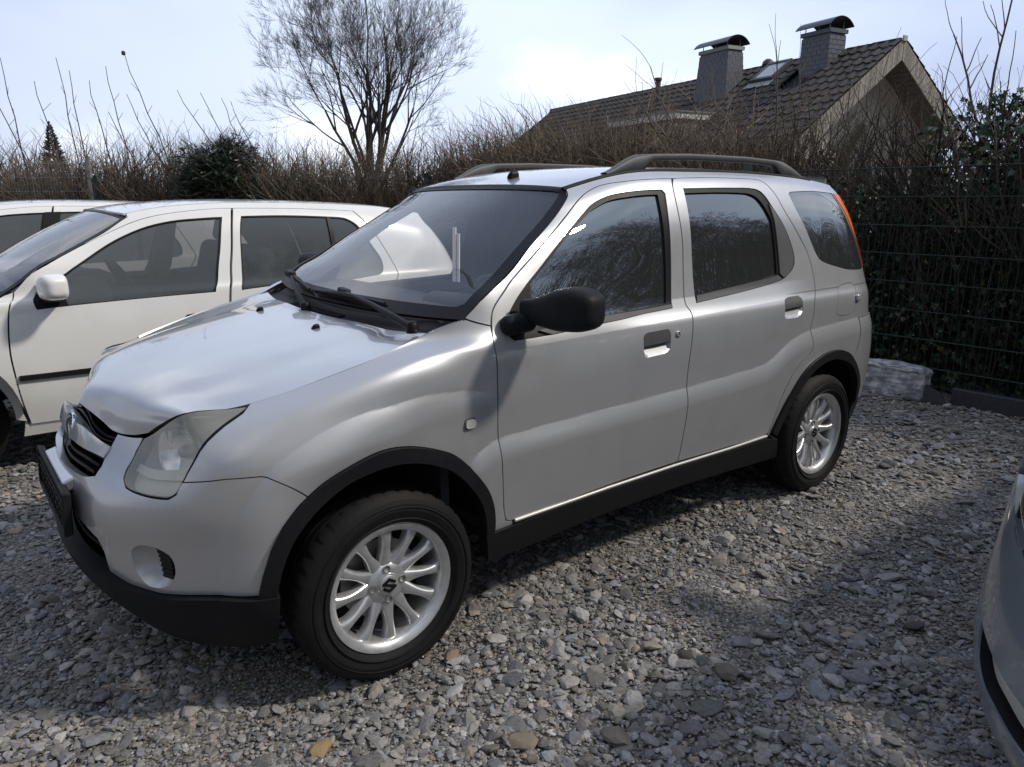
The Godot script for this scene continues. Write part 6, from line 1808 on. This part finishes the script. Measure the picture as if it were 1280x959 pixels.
		for k in 7:
			var t := k / 6.0
			pts.append(p0.lerp(c, t).lerp(c.lerp(tip, t), t) + Vector3(rng.randf_range(-0.02, 0.02), 0, 0))
		g.tube(pts, [0.010, 0.009, 0.008, 0.007, 0.006, 0.005, 0.004], 4)
		if q[1] == 83 and q[0] == 193: g.soft(tip, Vector3(0.05, 0.06, 0.05), 0.02)
		for k in 3: g.tube([pts[2 + k], pts[2 + k] + Vector3(rng.randf_range(-0.12, 0.12), 0.12, 0)], [0.004, 0.003], 3, false)
		part("shoot", g, plain(Color(0.06, 0.045, 0.04), 0.8), sh)
	# dark evergreen in the left hedge
	var con := thing("evergreen_shrub", "dark green evergreen shrub standing in the brown hedge", "shrub", Vector3(1.42, 0, -8.55))
	var needles := []; var nt := []
	var boughs := []
	for k in 60:
		var y := rng.randf_range(0.4, 2.15)
		boughs.append([Vector3(rng.randf_range(-0.52, 0.52) * (1.3 - y * 0.25), y, rng.randf_range(-0.4, 0.4)), rng.randf_range(0.16, 0.32)])
	for k in 13000:
		var bgh: Array = boughs[rng.randi() % boughs.size()]
		var d := Vector3(rng.randf_range(-1, 1), rng.randf_range(-0.7, 1), rng.randf_range(-1, 1))
		if d.length() > 1.0: continue
		needles.append(Transform3D(Basis(Vector3.UP, rng.randf() * TAU) * Basis(Vector3.RIGHT, rng.randf_range(0.3, 2.2)) * Basis.from_scale(Vector3.ONE * rng.randf_range(0.4, 0.85)), bgh[0] + d * bgh[1] * Vector3(1.2, 0.9, 1.0)))
		nt.append(Color(0.008, 0.018, 0.010).lerp(Color(0.035, 0.055, 0.026), pow(rng.randf(), 1.5)))
	var frond := Geo.new()
	for k in 9:
		var t := k / 8.0
		for s in [-1, 1]:
			frond.flat(Vector3(0, t * 0.2, 0), Vector3(s * (0.055 * (1.0 - t * 0.7)), t * 0.2 + 0.05, 0.012 * s), Vector3(0, t * 0.2 + 0.012, 0.008), Vector3(0, 0, 1))
	swarm("sprays", frond.mesh(), leafm, needles, nt, con)
	var tr := Geo.new()
	tr.tube([Vector3(0, 0, 0), Vector3(0.05, 1.2, 0), Vector3(0, 2.3, 0)], [0.05, 0.035, 0.01], 6)
	part("trunk", tr, plain(Color(0.05, 0.04, 0.03), 0.9), con)

func bare_tree(called: String, label: String, at: Vector3, h: float, seed_: int, stems: int, mat: Material, group := "", depth := 5) -> Node3D:
	var rng := RandomNumberGenerator.new()
	rng.seed = seed_
	var t := thing(called, label, "tree", at, 0.0, group)
	var trunk := Geo.new()
	trunk.tube([Vector3.ZERO, Vector3(0.02, h * 0.09, 0), Vector3(0, h * 0.17, 0.02)], [h * 0.026, h * 0.021, h * 0.019], 10)
	part("trunk", trunk, mat, t)
	var crown := Geo.new()
	for k in stems:
		var a := 2.4 * k + rng.randf_range(-0.3, 0.3)
		var out := 0.05 if k == 0 else lerpf(0.10, 0.72, pow(k / float(stems - 1), 1.2))
		var dir := Vector3(cos(a) * out, 1.0, sin(a) * out).normalized()
		branch(crown, rng, Vector3(cos(a) * 0.01 * h, h * rng.randf_range(0.11, 0.165), sin(a) * 0.01 * h), dir, h * rng.randf_range(0.40, 0.45) * (1.0 - out * 0.22), h * 0.010 * (1.0 - 0.3 * out), depth, {"segs": 5, "wobble": 0.12, "rise": 0.05, "taper": 0.42, "kids": 4, "twigs": 6, "start": 0.38, "spread": 0.66, "shorter": 0.60, "least": h * 0.00045})
	part("crown", crown, mat, t)
	return t

func make_trees() -> void:
	var dark := plain(Color(0.040, 0.034, 0.030), 0.9)
	bare_tree("bare_tree", "large bare broadleaf tree with rounded crown standing against the sky", Vector3(16.7, 0, -32.8), 13.4, 5, 11, dark)
	# small spruce far off
	var rng := RandomNumberGenerator.new()
	rng.seed = 3
	var sp := thing("spruce_tree", "small dark spruce top showing over the left hedge", "tree", Vector3(3.8, 0, -42.0))
	var tr := Geo.new()
	tr.tube([Vector3.ZERO, Vector3(0, 5.2, 0)], [0.12, 0.02], 6)
	part("trunk", tr, dark, sp)
	var cr := Geo.new()
	for k in 420:
		var y := rng.randf_range(0.8, 5.2)
		var r := (5.35 - y) * 0.36
		var a := rng.randf() * TAU
		var d := Vector3(cos(a), -0.15 + 0.35 * (y / 5.2), sin(a))
		var p := Vector3(0, y, 0)
		var q := p + d * r * rng.randf_range(0.7, 1.0)
		var side := d.cross(Vector3.UP).normalized() * 0.10 * (0.5 + r * 0.5)
		cr.flat(p + (q - p) * 0.25, q + side * 0.3, (p + q) * 0.5 + side - Vector3(0, 0.12, 0), Vector3.UP)
		cr.flat(p + (q - p) * 0.25, q - side * 0.3, (p + q) * 0.5 - side - Vector3(0, 0.12, 0), Vector3.UP)
	part("crown", cr, plain(Color(0.012, 0.022, 0.018), 0.8), sp)
	var darker := plain(Color(0.022, 0.019, 0.017), 0.9)
	# the trees across the yard that the silver car's windows mirror
	var first := bare_tree("yard_tree", "bare tree across the yard, mirrored in the silver car's side windows", Vector3(11.4, 0, 11.7), 9.6, 21, 9, darker, "bare trees mirrored in the windows", 5)
	for q in [[14.0, 11.6, 1.1, 0.93], [16.8, 11.2, 2.2, 0.82], [19.4, 10.6, 3.4, 0.76], [9.2, 13.4, 4.4, 1.05], [22.0, 9.4, 5.0, 0.74], [6.5, 15.0, 0.6, 1.0]]:
		var c: Node3D = first.duplicate()
		c.name = numbered("yard_tree"); add_child(c, true)
		c.position = Vector3(q[0], 0, q[1]); c.rotation.y = q[2]; c.scale = Vector3.ONE * q[3]
	var brown := bark(1, 1, 1)
	var sprays := [spray(rng, 7, 1.6, 0.012, 5), spray(rng, 6, 1.6, 0.014, 5)]
	var th := thing("thicket", "dark thicket across the yard, mirrored low in the car windows", "hedge", Vector3(12.5, 0, 10.5))
	twig_mass("twigs", th, rng, sprays, brown, 4600, func(r: RandomNumberGenerator) -> Transform3D:
		var t := r.randf_range(-9.0, 9.0)
		return Transform3D(Basis(Vector3.UP, r.randf() * TAU) * Basis(Vector3.RIGHT, r.randf_range(-0.3, 0.3)) * Basis.from_scale(Vector3.ONE * r.randf_range(0.9, 1.5)), Vector3(t * 0.95, r.randf_range(0.0, 3.0), -t * 0.42 + r.randf_range(-0.9, 0.9))), Color(0.02, 0.018, 0.015), Color(0.06, 0.05, 0.04))

# ---------------------------------------------------------------- kerbs, stones, gravel
func stone_shape(rng: RandomNumberGenerator, rough: int, flat_: float) -> Geo:
	# a crushed stone: the cut faces of a random convex lump
	var g := Geo.new()
	var t := (1.0 + sqrt(5.0)) / 2.0
	var v := [Vector3(-1, t, 0), Vector3(1, t, 0), Vector3(-1, -t, 0), Vector3(1, -t, 0), Vector3(0, -1, t), Vector3(0, 1, t), Vector3(0, -1, -t), Vector3(0, 1, -t), Vector3(t, 0, -1), Vector3(t, 0, 1), Vector3(-t, 0, -1), Vector3(-t, 0, 1)]
	var f := [[0, 11, 5], [0, 5, 1], [0, 1, 7], [0, 7, 10], [0, 10, 11], [1, 5, 9], [5, 11, 4], [11, 10, 2], [10, 7, 6], [7, 1, 8], [3, 9, 4], [3, 4, 2], [3, 2, 6], [3, 6, 8], [3, 8, 9], [4, 9, 5], [2, 4, 11], [6, 2, 10], [8, 6, 7], [9, 8, 1]]
	for k in v.size(): v[k] = v[k].normalized()
	for r in rough:
		var nf := []
		var mids := {}
		for q in f:
			var m := []
			for k in 3:
				var a: int = mini(q[k], q[(k + 1) % 3]); var b: int = maxi(q[k], q[(k + 1) % 3])
				var key := a * 1000 + b
				if not mids.has(key):
					v.append((v[a] + v[b]).normalized())
					mids[key] = v.size() - 1
				m.append(mids[key])
			nf.append([q[0], m[0], m[2]]); nf.append([q[1], m[1], m[0]]); nf.append([q[2], m[2], m[1]]); nf.append([m[0], m[1], m[2]])
		f = nf
	var cuts := []
	for k in 7: cuts.append([Vector3(rng.randf_range(-1, 1), rng.randf_range(-1, 1), rng.randf_range(-1, 1)).normalized(), rng.randf_range(0.42, 0.8)])
	for k in v.size():
		var p: Vector3 = v[k]
		var r := 1.0
		for c in cuts:
			var d: float = p.dot(c[0])
			if d > 0.05: r = minf(r, c[1] / d)
		p *= r * rng.randf_range(0.95, 1.05)
		v[k] = Vector3(p.x, p.y * flat_, p.z)
	for q in f: g.flat(v[q[0]], v[q[1]], v[q[2]], (v[q[0]] + v[q[1]] + v[q[2]]))
	return g

func stone_tint(rng: RandomNumberGenerator) -> Color:
	var k := rng.randf()
	var b := rng.randf_range(0.6, 1.7)
	if k < 0.50: return Color(0.205, 0.198, 0.188) * b
	if k < 0.70: return Color(0.165, 0.170, 0.180) * b
	if k < 0.85: return Color(0.215, 0.195, 0.168) * b
	if k < 0.875: return Color(0.225, 0.18, 0.128) * b
	if k < 0.98: return Color(0.26, 0.252, 0.24) * b
	return Color(0.44, 0.43, 0.41)

func make_gravel() -> void:
	var rng := RandomNumberGenerator.new()
	rng.seed = 1234
	var m := plain(Color(1, 1, 1), 0.88)
	m.vertex_color_use_as_albedo = true
	textured(m, grain(256, 0.05, 4, 61, [[0.0, Color(0.72, 0.71, 0.70)], [0.5, Color(0.95, 0.95, 0.95)], [1.0, Color(1, 1, 1)]]), 5.0, true)
	m.uv1_scale = Vector3.ONE * 5.0
	var shapes := []
	for k in 7: shapes.append(stone_shape(rng, 0 if k < 2 else 1, rng.randf_range(0.42, 0.72)))
	var xfs := []; var tints := []
	for k in shapes.size():
		xfs.append([]); tints.append([])
	var eye := Vector2(-2.121, 2.532)
	var look_ := Vector2(0.62, -0.784)
	var patch := FastNoiseLite.new()
	patch.frequency = 1.3; patch.seed = 9; patch.fractal_octaves = 3
	# [how many, smallest, largest, reach]
	for band in [[85000, 0.004, 0.008, 3.9], [62000, 0.008, 0.016, 6.5], [17000, 0.014, 0.028, 9.0], [2300, 0.024, 0.043, 9.0]]:
		for k in band[0]:
			var p: Vector2
			var r: float = band[3] * sqrt(rng.randf_range(0.012, 1.0))
			if band[3] > 5.0: r = band[3] * pow(rng.randf_range(0.02, 1.0), 0.72)
			var a := rng.randf_range(-0.80, 0.80)
			p = eye + look_.rotated(a) * r
			if p.x > 3.42 or p.y < -4.6: continue
			# leave out what lies deep under the silver car
			if absf(p.x - 0.1) < 1.4 and p.y > -0.75 and p.y < 0.05 and rng.randf() < 0.8: continue
			var dens := patch.get_noise_2d(p.x, p.y)
			if band[1] > 0.0065 and rng.randf() > 0.80 + dens * 0.9: continue
			var s: float = lerpf(band[1], band[2], pow(rng.randf(), 1.7))
			var which := rng.randi() % shapes.size()
			if s > 0.011: which = 2 + rng.randi() % 5
			elif s < 0.008: which = rng.randi() % 2
			var b := Basis(Vector3.UP, rng.randf() * TAU) * Basis(Vector3.RIGHT, rng.randf_range(-0.4, 0.4)) * Basis(Vector3.BACK, rng.randf_range(-0.4, 0.4)) * Basis.from_scale(Vector3(s * rng.randf_range(0.8, 1.5), s * rng.randf_range(0.75, 1.1), s))
			xfs[which].append(Transform3D(b, Vector3(p.x, s * rng.randf_range(-0.1, 0.35), p.y)))
			tints[which].append(stone_tint(rng))
	var gravel := Node3D.new()
	gravel.name = "gravel"
	gravel.set_meta("kind", "stuff")
	add_child(gravel, true)
	for k in shapes.size(): swarm("loose_stones", shapes[k].mesh(), m, xfs[k], tints[k], gravel)
	# single larger stones
	var said := [
		[[905, 845], 0.042, Color(0.20, 0.175, 0.14), "flat brownish stone lying in the middle of the gravel"],
		[[565, 820], 0.030, Color(0.27, 0.21, 0.14), "elongated tan stone on the gravel right of the front tyre"],
		[[402, 940], 0.030, Color(0.34, 0.25, 0.13), "ochre rounded stone at the bottom edge below the bumper"],
		[[652, 932], 0.036, Color(0.24, 0.205, 0.15), "round tan stone at the bottom edge, middle of the gravel"],
		[[1012, 790], 0.034, Color(0.28, 0.27, 0.25), "light grey square stone on the gravel before the rear wheel"],
		[[955, 920], 0.03, Color(0.36, 0.35, 0.33), "pale pointed stone near the bottom right of the gravel"],
		[[1145, 787], 0.032, Color(0.09, 0.085, 0.08), "dark rounded stone left of the blue-grey car"],
		[[925, 805], 0.034, Color(0.22, 0.225, 0.235), "blue-grey oval stone among the gravel"],
		[[770, 925], 0.038, Color(0.21, 0.19, 0.155), "upright brown-grey stone at the bottom of the gravel"],
		[[1037, 843], 0.034, Color(0.23, 0.24, 0.25), "bluish block-shaped stone in the right of the gravel"],
		[[858, 822], 0.024, Color(0.08, 0.07, 0.06), "small dark stone left of the flat brownish one"],
		[[698, 872], 0.024, Color(0.34, 0.34, 0.33), "small pale grey stone below the elongated tan one"]]
	for q in said:
		var p := on_ground(q[0][0], q[0][1])
		var g := stone_shape(rng, 1, 0.6)
		var mm := plain(q[2], 0.88)
		textured(mm, grain(128, 0.07, 4, 62, [[0.0, Color(0.7, 0.69, 0.68)], [1.0, Color(1, 1, 1)]]), 8.0)
		var o := part("stone", g, mm, self, Transform3D(Basis(Vector3.UP, rng.randf() * TAU) * Basis.from_scale(Vector3(q[1] * 1.25, q[1] * 0.85, q[1])), Vector3(p.x, q[1] * 0.32, p.y)))
		o.set_meta("label", q[3]); o.set_meta("category", "stone"); o.set_meta("group", "larger loose stones on the gravel")

func on_ground(x: float, y: float) -> Vector2:
	# where that spot of the photograph lies on the ground
	var b := Basis(Vector3.UP, -0.669) * Basis(Vector3.RIGHT, -0.246) * Basis(Vector3.BACK, -0.002)
	var d := b * Vector3((x - 640.0) / 920.0, -(y - 479.5) / 920.0, -1.0)
	var t := -1.411 / d.y
	return Vector2(-2.121 + d.x * t, 2.532 + d.z * t)

func make_kerb_things() -> void:
	var rng := RandomNumberGenerator.new()
	rng.seed = 8
	var conc := plain(Color(1, 1, 1), 0.92)
	textured(conc, grain(512, 0.016, 5, 70, [[0.0, lin(0.16, 0.17, 0.19)], [0.45, lin(0.26, 0.27, 0.29)], [0.55, lin(0.46, 0.47, 0.48)], [1.0, lin(0.62, 0.62, 0.61)]]), 1.0, true)
	bumped(conc, grain(512, 0.05, 4, 71, [], 6.0), 0.4)
	# rough lump of concrete: a box broken along its front
	var g := Geo.new()
	var f := FastNoiseLite.new()
	f.frequency = 5.0; f.seed = 6; f.fractal_octaves = 4
	var n := 26
	var shape := func(u: float, v: float, w: Vector3) -> Vector3: return w
	var s := Vector3(0.22, 0.26, 1.5)
	for ax in 3:
		for sg in [-1.0, 1.0]:
			var ids := []
			for a in n + 1:
				for b in n + 1:
					var q := Vector3.ZERO
					q[ax] = sg * 0.5; q[(ax + 1) % 3] = a / float(n) - 0.5; q[(ax + 2) % 3] = b / float(n) - 0.5
					var r := q
					# knock the corners off
					var k := Vector3(absf(q.x) * 2, absf(q.y) * 2, absf(q.z) * 2)
					r -= q * 0.06 * (pow(k.x * k.y, 6.0) + pow(k.y * k.z, 6.0) + pow(k.x * k.z, 6.0))
					var p := r * s
					var nn := f.get_noise_3d(p.x * 1.6, p.y * 1.6, p.z * 1.6)
					p += q.normalized() * (nn * 0.035 - 0.012)
					if p.x < 0.0 and p.y < 0.1: p.x += 0.06 * maxf(0.0, nn + 0.1) - 0.10 * (0.1 - p.y)
					ids.append(g.vert(p, Vector3.ZERO))
			for a in n:
				for b in n:
					var k := a * (n + 1) + b
					for t in [[ids[k], ids[k + 1], ids[k + n + 2]], [ids[k], ids[k + n + 2], ids[k + n + 1]]]:
						var fn := (g.v[t[1]] - g.v[t[0]]).cross(g.v[t[2]] - g.v[t[0]])
						if fn.dot(g.v[t[0]] + g.v[t[1]] + g.v[t[2]]) < 0.0: fn = -fn
						for e in t: g.n[e] += fn
						g.n[t[0]] = g.n[t[0]]
			for e in ids: g.n[e] = g.n[e].normalized()
			for a in n:
				for b in n:
					var k := a * (n + 1) + b
					g.face(ids[k], ids[k + 1], ids[k + n + 2]); g.face(ids[k], ids[k + n + 2], ids[k + n + 1])
	var o := part("concrete_block", g, conc, self, Transform3D(Basis(Vector3.UP, -0.03), Vector3(3.38, 0.11, -0.36)))
	o.set_meta("label", "rough broken concrete block at the fence foot behind the silver car"); o.set_meta("category", "concrete block")
	var dark := plain(Color(0.035, 0.037, 0.045), 0.6)
	textured(dark, grain(256, 0.03, 4, 72, [[0.0, Color(0.75, 0.75, 0.75)], [1.0, Color(1.3, 1.3, 1.3)]]), 3.0)
	var pl := Geo.new()
	pl.prism(PackedVector2Array([Vector2(-0.09, 0), Vector2(0.10, 0), Vector2(0.075, 0.075), Vector2(-0.035, 0.125)]), 0.03, Transform3D(Basis(Vector3(0.25, 0, 0.97), Vector3(0.2, 0.98, 0), Vector3(-0.95, 0.2, 0.25)).orthonormalized(), Vector3(3.33, 0.0, 0.42)))
	o = part("kerb_fragment", pl, dark, self)
	o.set_meta("label", "dark pointed slab fragment leaning at the end of the concrete block"); o.set_meta("category", "kerb fragment")
	var z := 0.52
	for k in 3:
		var e := Geo.new()
		e.soft(Vector3(3.42, 0.045, z + 0.5), Vector3(0.05, 0.15, 0.985), 0.01, Basis(Vector3.UP, [0.015, -0.02, 0.01][k]), 2)
		o = part("edging_board", e, dark, self)
		o.set_meta("label", ["dark edging board next to the pointed slab fragment", "dark edging board at the fence foot, second from the slab fragment", "dark edging board farthest from the concrete block"][k]); o.set_meta("category", "edging board")
		z += 1.0
